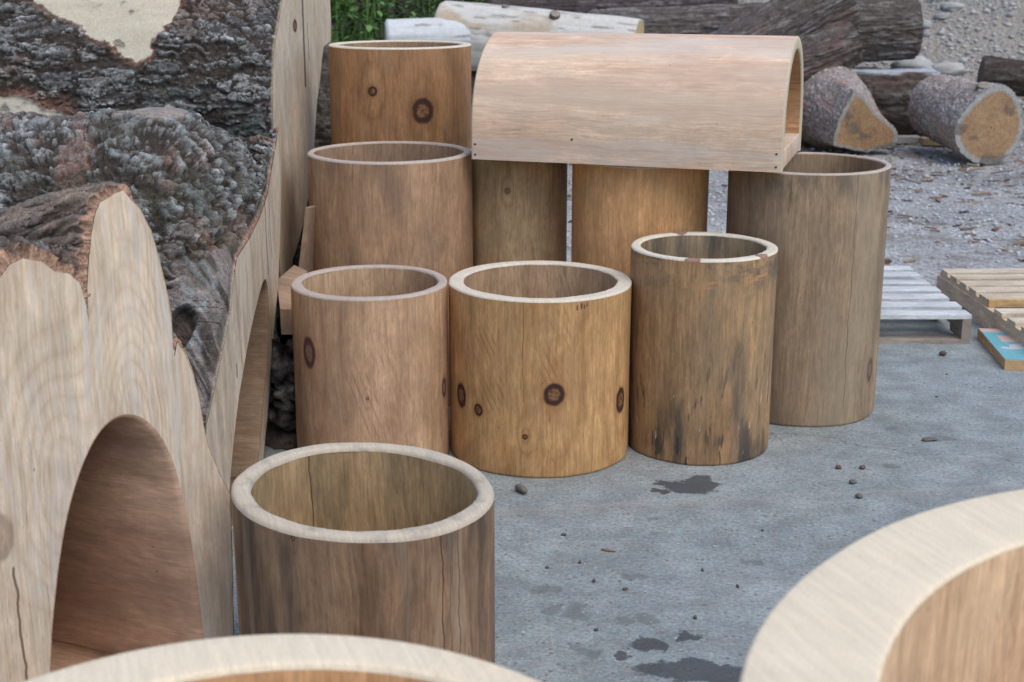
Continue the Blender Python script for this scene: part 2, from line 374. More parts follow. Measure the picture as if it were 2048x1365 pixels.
def gravel_nodes(k, f2, x, y):
    g1 = k.n('TexVoronoi', {}, {'Vector': f2, 'Scale': 46.}); g2 = k.n('TexVoronoi', {}, {'Vector': f2, 'Scale': 95.})
    s1 = k.sep(g1.outputs['Color']); s2 = k.sep(g2.outputs['Color'])
    c = k.mix(s1[0], (.30, .295, .28), (.60, .59, .56)); c = k.mix(k.step(s1[1], .7, .8), c, (.24, .195, .155))
    c2 = k.mix(s2[0], (.24, .235, .225), (.58, .57, .55)); c = k.mix(.45, c, c2)
    c = k.val(c, k.step(g1.outputs['Distance'], .1, .7, 1.1, .8))
    deb = k.step(k.noise(k.xyz(x, k.mul(y, 1.4), 2.), 1.7, 6., .68), .52, .66)
    dc = k.mix(k.noise(f2, 40., 4.), (.06, .045, .038), (.27, .19, .14))
    c = k.mix(k.mul(deb, .62), c, dc)
    c = k.val(c, k.step(k.noise(f2, 1.1, 4.), .3, .7, .86, 1.12))
    h = k.add(k.mul(g1.outputs['Distance'], -1.), k.mul(g2.outputs['Distance'], -.5))
    return c, h
k, cc, wm, x, y, f2, fin, mid, pit, chip = concrete_gravel()
gc, gh = gravel_nodes(k, f2, x, y)
edge = k.add(y, k.add(k.mul(k.noise(f2, 1.6, 5., .65), 2.4), k.mul(k.noise(f2, 14., 3.), .5)))
gm = k.step(edge, 7.6, 8.5)
col = k.mix(gm, cc, gc)
hh = k.add(k.add(k.mul(fin, .5), k.mul(pit, -.7)), k.mul(chip, .3))
hh = k.mix(gm, hh, k.mul(gh, 3.))
MAT_CONC = k.done(col, k.bump(hh, .55, .004), k.mul(k.step(wm, 0., 1., .88, .42), 1.))
k = NT('gravel'); q = k.sep(k.geo()); f2 = k.xyz(q[0], q[1], 0.); gc, gh = gravel_nodes(k, f2, q[0], q[1])
MAT_GRAV = k.done(gc, k.bump(gh, .9, .012), .95)

xs = np.concatenate([np.linspace(-400, -12, 8), np.linspace(-10, 14, 90), np.linspace(16, 400, 8)])
ys = np.concatenate([np.linspace(-400, -6, 6), np.linspace(-4, 14, 70), np.linspace(16, 900, 8)])
X, Y = np.meshgrid(xs, ys)
Z = -.006 + .05 * (fbm(X * .9, Y * .9, 3, 3) - .5) * sst(Y, 8.6, 9.5) * (1 - sst(Y, 13.5, 16)) - .01 * (1 - sst(Y, 8.4, 9))
m = M(); m.grid(np.stack([X, Y, Z], -1)); tag(m.build('gravel_ground', MAT_GRAV), kind='structure')
xs = np.linspace(-6, 9, 60); t = np.linspace(0, 1, 30)
P = np.zeros((30, 60, 3)); P[..., 0] = xs[None]; far = 8.75 + .35 * np.sin(xs * 1.3) + .15 * np.sin(xs * 4.1)
P[..., 1] = -3 + (far[None] + 3) * t[:, None]; P[..., 2] = 0
m = M(); m.grid(P); tag(m.build('pavement', MAT_CONC), kind='structure')

# gravel bank behind the yard
def bank_z(X, Y):
    foot = 13.55 + .35 * np.sin(X * .7 + 1) + .2 * np.sin(X * 1.9) - .25 * sst(-X, -2, 1)
    z = (Y - foot) * .62
    z = np.where(z < 0, z * .15, z); z = np.minimum(z, 2.3 + .12 * (np.minimum(Y, 40) - foot - 3.7) * .4)
    return z + .10 * (fbm(X * 1.3, Y * 1.3, 5, 4) - .5) + .04 * (fbm(X * 6, Y * 6, 9, 3) - .5) - .03
xs = np.concatenate([np.linspace(-60, -9, 12), np.linspace(-8, 12, 260), np.linspace(13, 60, 12)]); ys = np.concatenate([np.linspace(13.0, 18, 110), np.linspace(18.5, 60, 14)])
X, Y = np.meshgrid(xs, ys)
k = NT('bank_soil'); p = k.geo(); q = k.sep(p); f3 = k.xyz(q[0], k.mul(q[1], 1.1), q[2])
v1 = k.n('TexVoronoi', {}, {'Vector': f3, 'Scale': 16.}); s1 = k.sep(v1.outputs['Color']); v2 = k.n('TexVoronoi', {}, {'Vector': f3, 'Scale': 42.}); s2 = k.sep(v2.outputs['Color'])
base = k.mix(k.noise(f3, 2.2, 5., .65), (.25, .215, .175), (.40, .355, .30))
peb = k.mix(s1[1], (.2, .19, .18), (.42, .40, .37)); base = k.mix(k.mul(k.step(v1.outputs['Distance'], .5, .36), k.step(s1[0], .45, .5, 0., .75)), base, peb)
peb2 = k.mix(s2[1], (.13, .12, .11), (.38, .36, .33)); base = k.mix(k.mul(k.step(v2.outputs['Distance'], .5, .36), k.step(s2[0], .4, .45, 0., .7)), base, peb2)
base = k.mix(k.mul(k.step(q[0], .6, -.6), .8), base, (.05, .042, .03))
MAT_BANK = k.done(base, k.bump(k.add(k.mul(v1.outputs['Distance'], -1.), k.mul(v2.outputs['Distance'], -.6)), .9, .03), .95)
m = M(); m.grid(np.stack([X, Y, bank_z(X, Y)], -1)); tag(m.build('gravel_bank', MAT_BANK), kind='structure')

# ------------------------------------------------------------------ hollowed log tubes
def tube(label, X, Y, R, h, Ri, mo, mi, mr, seed, tilt=(0, 0), bev=.008, off=(0, 0), wob=.028, group=None, facet=0, slope_in=0.):
    root = thing('log_tube', label, 'hollow log', (X, Y, 0), 0, group)
    n = 200
    def radial(th, z, s, a):
        r = a * (vn(np.cos(th) * 1.6 + 9, np.sin(th) * 1.6 + s * 3.3, s) - .5) + .35 * a * (vn(np.cos(th) * 5 + 20, np.sin(th) * 5 + s, s + 5) - .5)
        r = r + .3 * a * (vn(th * 2, z * 3, s + 8) - .5)
        if facet: r = r + facet * (np.abs(np.sin(th * 4.5 + s)) - .6)
        return r
    def zs(x, y, z):           # sloping top cut: taller points follow the tilt
        return z + (tilt[0] * x + tilt[1] * y) * np.clip(z / h, 0, 1) ** 2
    def loft(prof, th, cx, cy, amp, s, jag=0):
        Pp = np.zeros((len(prof), len(th), 3))
        for i, (r, z) in enumerate(prof):
            rr = r * (1 + radial(th, z, s, amp))
            if jag: rr = rr + jag * (vn(th * 90, i * 1.7, s + 3) - .5)
            x = cx + rr * np.cos(th); y = cy + rr * np.sin(th)
            Pp[i, :, 0] = x; Pp[i, :, 1] = y; Pp[i, :, 2] = zs(x, y, np.full_like(x, z))
        return Pp
    b = bev
    tho = np.linspace(PI / 2 - 2 * PI, PI / 2, n + 1); thi = np.linspace(-PI / 2, 3 * PI / 2, n + 1)
    zz = np.linspace(.01, h - b, 14)
    po = [(R - .006, 0), (R - .001, .004)] + [(R, z) for z in zz]
    pi_ = [(Ri, z) for z in np.linspace(.0, h - b, 10)]
    Po = loft(po, tho, 0, 0, wob, seed); Pi = loft(pi_, thi, off[0], off[1], wob * 1.5, seed + 40)
    m = M()
    uvo = np.stack(np.broadcast_arrays((tho + PI / 2)[None] * R, np.array([p[1] for p in po])[:, None]), -1)
    uvi = np.stack(np.broadcast_arrays(-(thi - PI / 2)[None] * Ri, np.array([p[1] for p in pi_])[:, None]), -1)
    m.grid(Po, uvo, mi=0); m.grid(Pi, uvi, mi=1, flip=True)
    m.build('shell', [mo, mi], root)
    q = [(0, 1), (.08, .62), (.29, .29), (.62, .08), (1, 0)]
    pr = [(R - a * b, h - c * b) for a, c in q]
    pri = [(Ri + a * b, h - c * b) for a, c in q[::-1]]
    A = loft(pr, tho, 0, 0, wob, seed); B = loft(pri, tho, off[0], off[1], wob * 1.5, seed + 40, .0035)
    B[-1] = loft([pri[-1]], tho, off[0], off[1], wob * 1.5, seed + 40)[0]
    mids = [A[-1] * (1 - t) + B[0] * t for t in (.25, .5, .75)]
    for mm in mids: mm[:, 2] += .0012 * (vn(tho * 60, mm[:, 0] * 90, seed) - .5)
    G = np.concatenate([A, np.array(mids), B], 0)
    m2 = M(); m2.grid(G); m2.build('cut_rim', mr, root)
    return root

GOLD = (.44, .265, .125); TAN = (.40, .27, .155); PINK = (.42, .275, .185); GREYT = (.30, .235, .165); BROWN = (.25, .145, .075); LATE = (.22, .115, .05)
WHITE = (.62, .55, .44); CREAM = (.60, .50, .36)
GB = (.075, .07, .062)
rim1 = endgrain('sawn_rim_pale', (.78, .69, .55), (.69, .585, .44), 1, .15)
rimD = endgrain('sawn_rim_knotty', (.78, .69, .55), (.69, .585, .44), 7, .15, spots=[(-.064, -.225, .027), (.165, -.165, .025), (-.055, .225, .027)])
rim2 = endgrain('sawn_rim_cream', (.86, .725, .53), (.81, .65, .445), 2, .10, (.62, .56, .47))
rim3 = endgrain('sawn_rim_weathered', (.64, .55, .42), (.50, .41, .30), 3, .5, (.22, .20, .18))
rim4 = endgrain('sawn_rim_pinkish', (.55, .45, .37), (.47, .38, .31), 4, .25)

# front tube, dark brown and spalted
wF = wood('wood_spalted_brown', (.24, .158, .10), (.315, .215, .145), (.11, .064, .038), 11, [(-.118, .487, .0045, 1.4)], 9, .5,
          [((.06, .045, .035), 7., 1.2, .46, .68, .85, None, 0), ((.10, .095, .085), 13., .8, .5, .7, .6, .40, .52), ((.36, .27, .18), 22., .9, .54, .7, .5, None, 0)], fib=.4, streak=.42, cracks=[(.19, -.1, .6, .002), (.235, -.1, .6, .0015), (.21, -.1, .42, .001)])
wFi = wood('wood_inner_olive', (.36, .27, .155), (.42, .31, .18), (.22, .15, .08), 12, [], 6, .3, [((.10, .085, .055), 8., 2., .5, .68, .6, None, 0), ((.5, .38, .2), 70., 6., .66, .74, .35, None, 0)], chat=[(-.12, .38, .12, .14, .1, 420.)], cracks=[(-.155, .2, .7, .002)])
tube('dark brown spalted hollow log tube at the front, beside the arched log house', -.322, 2.8, .283, .505, .241, wF, wFi, rim3, 1, (-.05, .0), .013)
# left of the middle pair
wB = wood('wood_pale_pink', (.45, .315, .20), (.43, .29, .20), (.30, .175, .10), 21, [(-.196, .401, .03, 1.75), (.323, .251, .018, 1.9), (.01, .269, .005, 1.)], 8, .38, [((.28, .19, .13), 5., 1.4, .5, .72, .45, None, 0)],
          chat=[(.08, .25, .2, .24, .35, 300.)], dark=(.12, .05, .04), heart=(.30, .19, .12))
wBi = wood('wood_inner_pink', (.44, .32, .21), (.39, .28, .185), (.2, .12, .08), 22, [], 6, .3)
tube('pale pinkish hollow log tube with one tall oval knot, left of the honey tube', -.467, 4.4, .255, .594, .222, wB, wBi, rim4, 2, (0, 0), .008)
# honey tube
wC = wood('wood_honey', (.47, .30, .14), (.43, .27, .135), (.27, .135, .05), 31, [(-.219, .208, .019, 1.1), (.041, .282, .035, 1.12), (.316, .218, .03, 1.5), (-.051, .14, .009, 1.), (-.31, .235, .03, 1.4)], 8, .45, [((.30, .155, .06), 9., 1.1, .52, .7, .55, None, 0)],
          chat=[(-.2, .34, .13, .2, .5, 330.), (.06, .42, .09, .2, .45, 330.)], cracks=[(-.055, .25, .62, .0011), (.113, .548, .572, .0035), (.127, .552, .577, .004), (.137, .55, .572, .003), (.146, .556, .574, .003)])
wCi = wood('wood_inner_honey', (.40, .29, .19), (.36, .26, .17), (.19, .12, .07), 32, [], 6, .3, chat=[(-.08, .5, .1, .2, .3, 300.), (.06, .5, .1, .2, .3, 300.)])
tube('wide honey coloured hollow log tube with three dark ringed knots', .092, 4.445, .303, .588, .255, wC, wCi, rim1, 3, (0, 0), .007)
# spalted tube right of the honey one
wD = wood('wood_spalted_black', (.37, .25, .135), (.33, .22, .12), (.21, .125, .06), 41, [], 8, .3,
          [((.055, .05, .045), 10., 2.0, .44, .62, .9, .60, .04), ((.045, .04, .036), 48., 7., .56, .66, .85, .6, .14), ((.62, .54, .4), 70., 11., .66, .71, .85, .56, .1), ((.12, .105, .085), 6., 1.2, .48, .68, .38, None, 0), ((.07, .065, .06), 7., 9., .46, .60, .65, .52, .66), ((.46, .235, .10), 5., 22., .55, .60, .85, .54, .62), ((.40, .22, .10), 30., 1.2, .58, .68, .55, None, 0), ((.55, .45, .3), 55., 7., .70, .76, .8, .5, .2)], streak=.36)
wDi = wood('wood_inner_grey', (.25, .20, .13), (.31, .235, .15), (.15, .11, .07), 42, [], 6, .3, [((.06, .06, .058), 9., 1., .46, .64, .8, None, 0)])
tD = tube('narrow hollow log tube with black spalted streaks low on its side', .638, 4.497, .242, .692, .2065, wD, wDi, rimD, 4, (0, 0), .007)
# tall weathered tube on the right
wE = wood('wood_weathered', (.265, .205, .14), (.30, .225, .15), (.17, .115, .075), 51, [(.257, .184, .026, 1.7, .8)], 7, .32,
          [((.155, .115, .085), 5., 1.1, .42, .66, .55, None, 0), ((.18, .08, .035), 30., 4., .64, .7, .7, .4, .6), ((.12, .09, .07), 16., 5., .46, .56, .6, .80, .875), ((.33, .27, .19), 4., .5, .5, .6, .35, None, 0)], cracks=[(.115, .06, .93, .0016), (.262, -.05, .16, .0016)], dark=(.09, .06, .045), heart=(.2, .13, .09))
wEi = wood('wood_inner_weathered', (.29, .225, .16), (.33, .26, .18), (.2, .14, .1), 52, [], 6, .25)
tube('tall grey brown weathered hollow log tube beside the grey pallet', 1.067, 4.93, .286, .908, .262, wE, wEi, rim4, 5, (0, 0), .006)
# back row
wI = wood('wood_taupe', (.335, .225, .145), (.37, .25, .16), (.22, .135, .085), 61, [], 8, .3, [((.19, .12, .08), 5., 2.6, .5, .7, .55, None, 0), ((.14, .09, .06), 22., 2., .5, .66, .5, .7, .92)])
wIi = wood('wood_inner_taupe', (.27, .19, .135), (.31, .22, .155), (.17, .11, .075), 62, [], 6, .25)
tube('taupe hollow log tube standing in front of the tallest tube', -.454, 5.1, .304, .926, .275, wI, wIi, rim4, 6, (0, 0), .008)
wJ = wood('wood_amber', (.335, .195, .10), (.315, .185, .10), (.18, .085, .035), 71, [(-.09, 1.115, .0185, 1.1), (.109, 1.039, .045, 1.12)], 8, .35, [((.16, .125, .085), 5., .8, .5, .68, .7, None, 0), ((.10, .055, .03), 7., 1.1, .54, .7, .6, None, 0)])
tube('tallest amber brown hollow log tube at the back with one big ringed knot', -.455, 5.7, .289, 1.281, .25, wJ, wIi, rim1, 7, (0, 0), .006)
wK = wood('wood_streaked_tan', (.42, .30, .165), (.46, .34, .20), (.19, .115, .06), 81, [(-.04, .778, .012, 1.1, .6)], 7, .3, [((.20, .115, .06), 9., 1.2, .48, .66, .7, .7, .93), ((.42, .34, .23), 10., 5., .5, .7, .5, None, 0), ((.13, .075, .04), 4., .5, .52, .62, .5, None, 0)])
tube('streaked tan hollow log tube under the left half of the wooden tunnel', (.022), 5.275, .19, .907, .155, wK, wIi, rim1, 8)
wL = wood('wood_orange_tan', (.56, .33, .155), (.58, .35, .175), (.38, .20, .085), 91, [], 7, .3, [((.36, .19, .085), 8., .9, .5, .7, .4, None, 0)], fib=.25)
tube('smooth orange tan hollow log tube under the middle of the wooden tunnel', .475, 5.08, .253, .907, .21, wL, wIi, rim1, 9)
# nearest two, cut by the frame
wG = wood('wood_fresh_orange', (.55, .33, .17), (.60, .39, .22), (.34, .17, .075), 101, [], 8, .45)
tube('pale cream hollow log tube cut off by the bottom edge, nearest of all', -.25, 1.038, .414, .85, .342, wG, wG, rim2, 10, (0, 0), .008, (.028, -.004), wob=.006)
wH = wood('wood_fresh_tan', (.62, .45, .305), (.66, .49, .34), (.30, .15, .07), 111, [], 8, .4)
tube('very wide thick cream log ring filling the lower right corner', .904, .981, .714, .95, .585, wH, wH, rim2, 11, (0, 0), .006, wob=.004, facet=.004)

# ------------------------------------------------------------------ arched wooden tunnel lying on three tubes
def screw(root, p, nrm, r=.004, name='screw'):
    nrm = Vector(nrm).normalized(); qn = nrm.to_track_quat('Z', 'Y').to_matrix()
    th = np.linspace(0, 2 * PI, 13)[:-1]
    P = []
    for rr, z in ((r, -.004), (r, .0006), (r * .75, .0014), (r * .3, .0008), (.0001, .0006)):
        P.append([(rr * math.cos(a), rr * math.sin(a), z) for a in th])
    P = np.array(P) @ np.array(qn).T + np.array(p)
    m = M(); m.grid(P, wrap=True); return m.build(name, MAT_SCREW, root)
k = NT('screw_metal', .45); k.b.inputs['Metallic'].default_value = .8; MAT_SCREW = k.done((.13, .12, .10))
wT = wood('wood_tunnel', (.63, .51, .405), (.58, .43, .325), (.47, .33, .24), 121, [], 9, .22, [((.52, .36, .265), 9., .8, .46, .66, .6, None, 0), ((.62, .55, .48), 11., .9, .44, .68, .7, None, 0), ((.62, .50, .36), 4., .3, .5, .6, .4, None, 0)], fib=.34, streak=.26, cloud=(12., .8), cs=.6, mk=.4, hs=(2.6, .3), bump=.35)
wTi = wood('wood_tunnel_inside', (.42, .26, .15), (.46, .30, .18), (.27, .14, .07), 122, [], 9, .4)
rimT = endgrain('sawn_tunnel_end', (.62, .52, .37), (.56, .45, .30), 6, .1)
ang = R_(-17.3)
L = 1.108; W = .62
root = thing('tunnel', 'long arched wooden tunnel with flat floor lying across the tops of three log tubes', 'wooden tunnel', (-.1478, 4.9555, .915), ang)
leg = .115; ro = W / 2; th_ = .044; Hh = .436
def arch(r, hh, x, inset=0):
    a = np.linspace(PI, 0, 49); top = np.stack([np.full(49, x), W / 2 + r * np.cos(a), hh - ro * 1.0 * (ro - 0) / ro + 0 + (hh * 0) + r * np.sin(a) * 1.0 + 0], -1)
    return top
def arch_prof(r, n=49, nl=5, z0=0.):
    a = np.linspace(PI, 0, n); sc = (Hh - leg) / ro
    ey = W / 2 + r * np.cos(a); ez = leg + r * sc * np.sin(a)
    lz = np.linspace(z0, leg, nl)[:-1]
    y_ = np.concatenate([np.full(nl - 1, W / 2 - r), ey, np.full(nl - 1, W / 2 + r)])
    z_ = np.concatenate([lz, ez, lz[::-1]]); return y_, z_
be = .006
yo, zo = arch_prof(ro); yi, zi = arch_prof(ro - th_); yb, zb = arch_prof(ro - be); ybi, zbi = arch_prof(ro - th_ + be)
arc = np.concatenate([[0], np.cumsum(np.hypot(np.diff(yo), np.diff(zo)))])
def ring(yy, zz, x): return np.stack([np.full_like(yy, x), yy, zz], -1)
m = M(); xs_ = np.linspace(be, L - be, 24)
wv = lambda x, i: .0016 * (vn(arc * 9, x * 6, 5) - .5)
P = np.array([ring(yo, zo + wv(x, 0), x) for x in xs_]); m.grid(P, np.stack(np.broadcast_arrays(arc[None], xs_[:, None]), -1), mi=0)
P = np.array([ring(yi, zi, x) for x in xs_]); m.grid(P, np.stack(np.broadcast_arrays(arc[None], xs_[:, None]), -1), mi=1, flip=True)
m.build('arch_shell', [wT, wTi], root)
m = M()
for x0, sg in ((L, -1), (0, 1)):
    P = np.array([ring(yo, zo, x0 + sg * be), ring(lerp(yo, yb, .3), lerp(zo, zb, .3), x0 + sg * be * .3), ring(yb, zb, x0), ring(lerp(yb, ybi, .5), lerp(zb, zbi, .5), x0), ring(ybi, zbi, x0), ring(lerp(ybi, yi, .7), lerp(zbi, zi, .7), x0 + sg * be * .3), ring(yi, zi, x0 + sg * be)])
    m.grid(P, flip=sg > 0)
# lower edges of both legs
for yy in ((0, th_), (W - th_, W)):
    m.add([(be, yy[0], 0), (L - be, yy[0], 0), (L - be, yy[1], 0), (be, yy[1], 0)], np.array([[0, 3, 2, 1]]))
m.build('sawn_end', rimT, root)
m = M(); m.box((L / 2, W / 2, .034), (L - .006, W - 2 * th_ - .003, .066), bev=.004, uvax=0); m.build('floor_board', wT, root)
for (a, z) in ((.016, .055), (.016, .018), (.375, .085), (L - .02, .062), (L - .02, .018)):
    screw(root, (a, -.0006, z), (0, -1, 0), .0042)

# ------------------------------------------------------------------ big hollowed logs at the left
def barkfield(a, s, st, seed):
    """height and colour of bark: a metres round the trunk, s metres along it"""
    wa = .05 * (fbm(a * 5, s * 3, seed + 50, 3) - .5); ws = .09 * (fbm(a * 4, s * 4, seed + 60, 3) - .5)
    hi = fbm(a * 130, s * 70, seed + 7, 4, .6) - .5
    big = sst(fbm(a * 4, s * 3, seed + 44, 3), .35, .65)       # where plates are coarse or fine
    if st == 'plate':
        wa = wa + .022 * (fbm(a * 22, s * 12, seed + 51, 3) - .5); ws = ws + .07 * (fbm(a * 14, s * 9, seed + 61, 3) - .5)
        f1, f2, c1, t1 = worley((a + wa) / .026, (s + ws) / .115, seed, True)
        g1, g2, c2, t2 = worley((a + wa * 1.5) / .010, (s + ws) / .055, seed + 5, True)
        pl = sst(f2 - f1, .0, .22); pl2 = sst(g2 - g1, .0, .3)
        rid = np.abs(2 * fbm((a + wa) / .03, (s + ws) / .2, seed + 9, 5, .6) - 1)
        h = lerp(.005, .010, big) * pl * (.3 + c1) + .008 * t1 + .006 * t2 + .0045 * pl2 * (.4 + c2) + .010 * sst(rid, 0, .4) + .005 * hi
    elif st == 'lump':
        wa = wa + .022 * (fbm(a * 22, s * 16, seed + 51, 3) - .5); ws = ws + .03 * (fbm(a * 18, s * 16, seed + 61, 3) - .5)
        wa = wa + .012 * (fbm(a * 60, s * 40, seed + 52, 3) - .5); f1, f2, c1, t1 = worley((a + wa) / .031, (s + ws) / .050, seed, True)
        g1, g2, c2, t2 = worley((a + wa * 1.6) / .011, (s + ws) / .020, seed + 5, True)
        pl = sst(f2 - f1, .0, .17); pl2 = sst(g2 - g1, .0, .36)
        rid = 1 - np.abs(2 * fbm((a + wa) / .05, (s + ws) / .13, seed + 9, 5, .6) - 1)
        h = lerp(.009, .016, big) * pl * (.3 + c1) + .009 * t1 + .006 * t2 + .0055 * pl2 * (.3 + c2) - .020 * sst(rid, .72, 1.) + .010 * hi
        pl2 = pl2 * (1 - .8 * sst(rid, .75, .98))
    elif st == 'fissure':
        rid = np.abs(2 * fbm((a + wa * .6) / .036, (s + ws) / .42, seed + 9, 5, .62) - 1)
        f1, f2, c1, t1 = worley((a + wa) / .03, (s + ws) / .22, seed, True); pl = sst(f2 - f1, .0, .35); pl2 = sst(rid, .04, .4); c2 = c1; t2 = t1
        h = .017 * pl2 + .003 * pl * (.4 + c1) + .003 * hi
    else:
        rid = np.abs(2 * fbm((a + wa) / .026, (s + ws) / .5, seed + 9, 5, .62) - 1)
        f1, f2, c1, t1 = worley((a + wa) / .016, (s + ws) / .28, seed, True); pl = sst(f2 - f1, .0, .35); pl2 = sst(rid, .05, .35); c2 = c1; t2 = t1
        h = .016 * pl2 + .006 * pl * (.4 + c1) + .005 * t1 + .006 * hi
    P = np.clip(.55 * pl + .45 * pl2, 0, 1); col = np.zeros(a.shape + (3,))
    gray = mixc(mixc(col + np.array((.092, .084, .074)), (.172, .16, .144), c1), (.31, .305, .28), sst(.55 * c2 + .45 * fbm(a * 40, s * 22, seed + 3, 4), .56, .74))
    brown = mixc(col + np.array((.030, .025, .021)), (.095, .066, .05), fbm(a * 14, s * 9, seed + 4, 3))
    col = brown + (gray - brown) * sst(P * (.6 + .8 * fbm(a * 34, s * 16, seed + 2, 4, .6)) + hi * .6, .24, .72)[..., None]
    col = mixc(col, (.19, .105, .072), .75 * sst(fbm(a * 3.4, s * 2.6, seed + 13, 4), .58, .70) * (.2 + .8 * sst(c2, .3, .7)))
    return h, col, P

def barkfield3(P, A, st, seed, vis):
    """bark of a big log from cells in space (P points, A axis), so that plates keep their size round flares"""
    shp = P.shape[:2]; h = np.zeros(shp); col = np.full(shp + (3,), .1); q = P[vis]
    al = q @ A; U = np.cross(A, (0, 0, 1.)); U /= np.linalg.norm(U); V = np.cross(U, A); c3 = np.stack([al, q @ U, q @ V], -1)
    w1 = np.stack([fbm3(c3 * 16, seed + i, 3) for i in (1, 2, 3)], -1) - .5; w2 = np.stack([vn3(c3 * 55, seed + i) for i in (4, 5, 6)], -1) - .5
    cw = c3 + w1 * np.array((.07, .03, .03)) + w2 * np.array((.016, .010, .010))
    if st == 'plate': s1, s2, fr, am = (.110, .030, .030), (.040, .0115, .0115), (.24, .05, .05), (.011, .006, .010)
    else: s1, s2, fr, am = (.080, .038, .038), (.030, .013, .013), (.19, .07, .07), (.016, .0075, .016)
    f1, f2, c1, t1 = worley3(cw / np.array(s1), seed + 20); g1, g2, c2, t2 = worley3((cw + w2 * .006) / np.array(s2), seed + 30)
    p1 = sst(f2 - f1, .0, .16); p2 = sst(g2 - g1, .0, .26)
    rid = 1 - np.abs(2 * fbm3(cw / np.array(fr), seed + 40, 4) - 1); fis = sst(rid, .80, .97)
    hi = fbm3(c3 * 150, seed + 50, 3, .6) - .5
    hh = am[0] * p1 * (.35 + .9 * c1) + am[0] * .6 * t1 + am[1] * .9 * p2 * (.3 + c2) + am[1] * .7 * t2 - am[2] * fis + .0045 * hi
    lo = fbm3(c3 * 5, seed + 60, 4); lo2 = fbm3(c3 * 9, seed + 70, 3)
    dark = np.array((.026, .022, .018)) + np.outer(lo2, (.045, .030, .021))
    lum = .068 + .125 * c1 + .10 * sst(c2, .35, .8) + .16 * sst(c2, .80, .86) * sst(lo, .40, .55)
    g = lum[:, None] * np.array((1.03, 1., .945)); g = mixc(g, (.075, .072, .045), .45 * sst(lo2, .54, .66) * (st != 'plate'))
    brn = sst(lo, .52, .64) * sst(c1, .2, .6); g = mixc(g, (.17, .10, .07), .7 * brn)
    m = p1 * (.35 + .65 * p2) * (1 - .85 * fis); m = sst(m * (.75 + .5 * vn3(c3 * 90, seed + 80)) + .45 * hi, .18, .62)
    h[vis] = hh; col[vis] = np.maximum(dark + (g - dark) * m[:, None], .012)
    return h, col, None

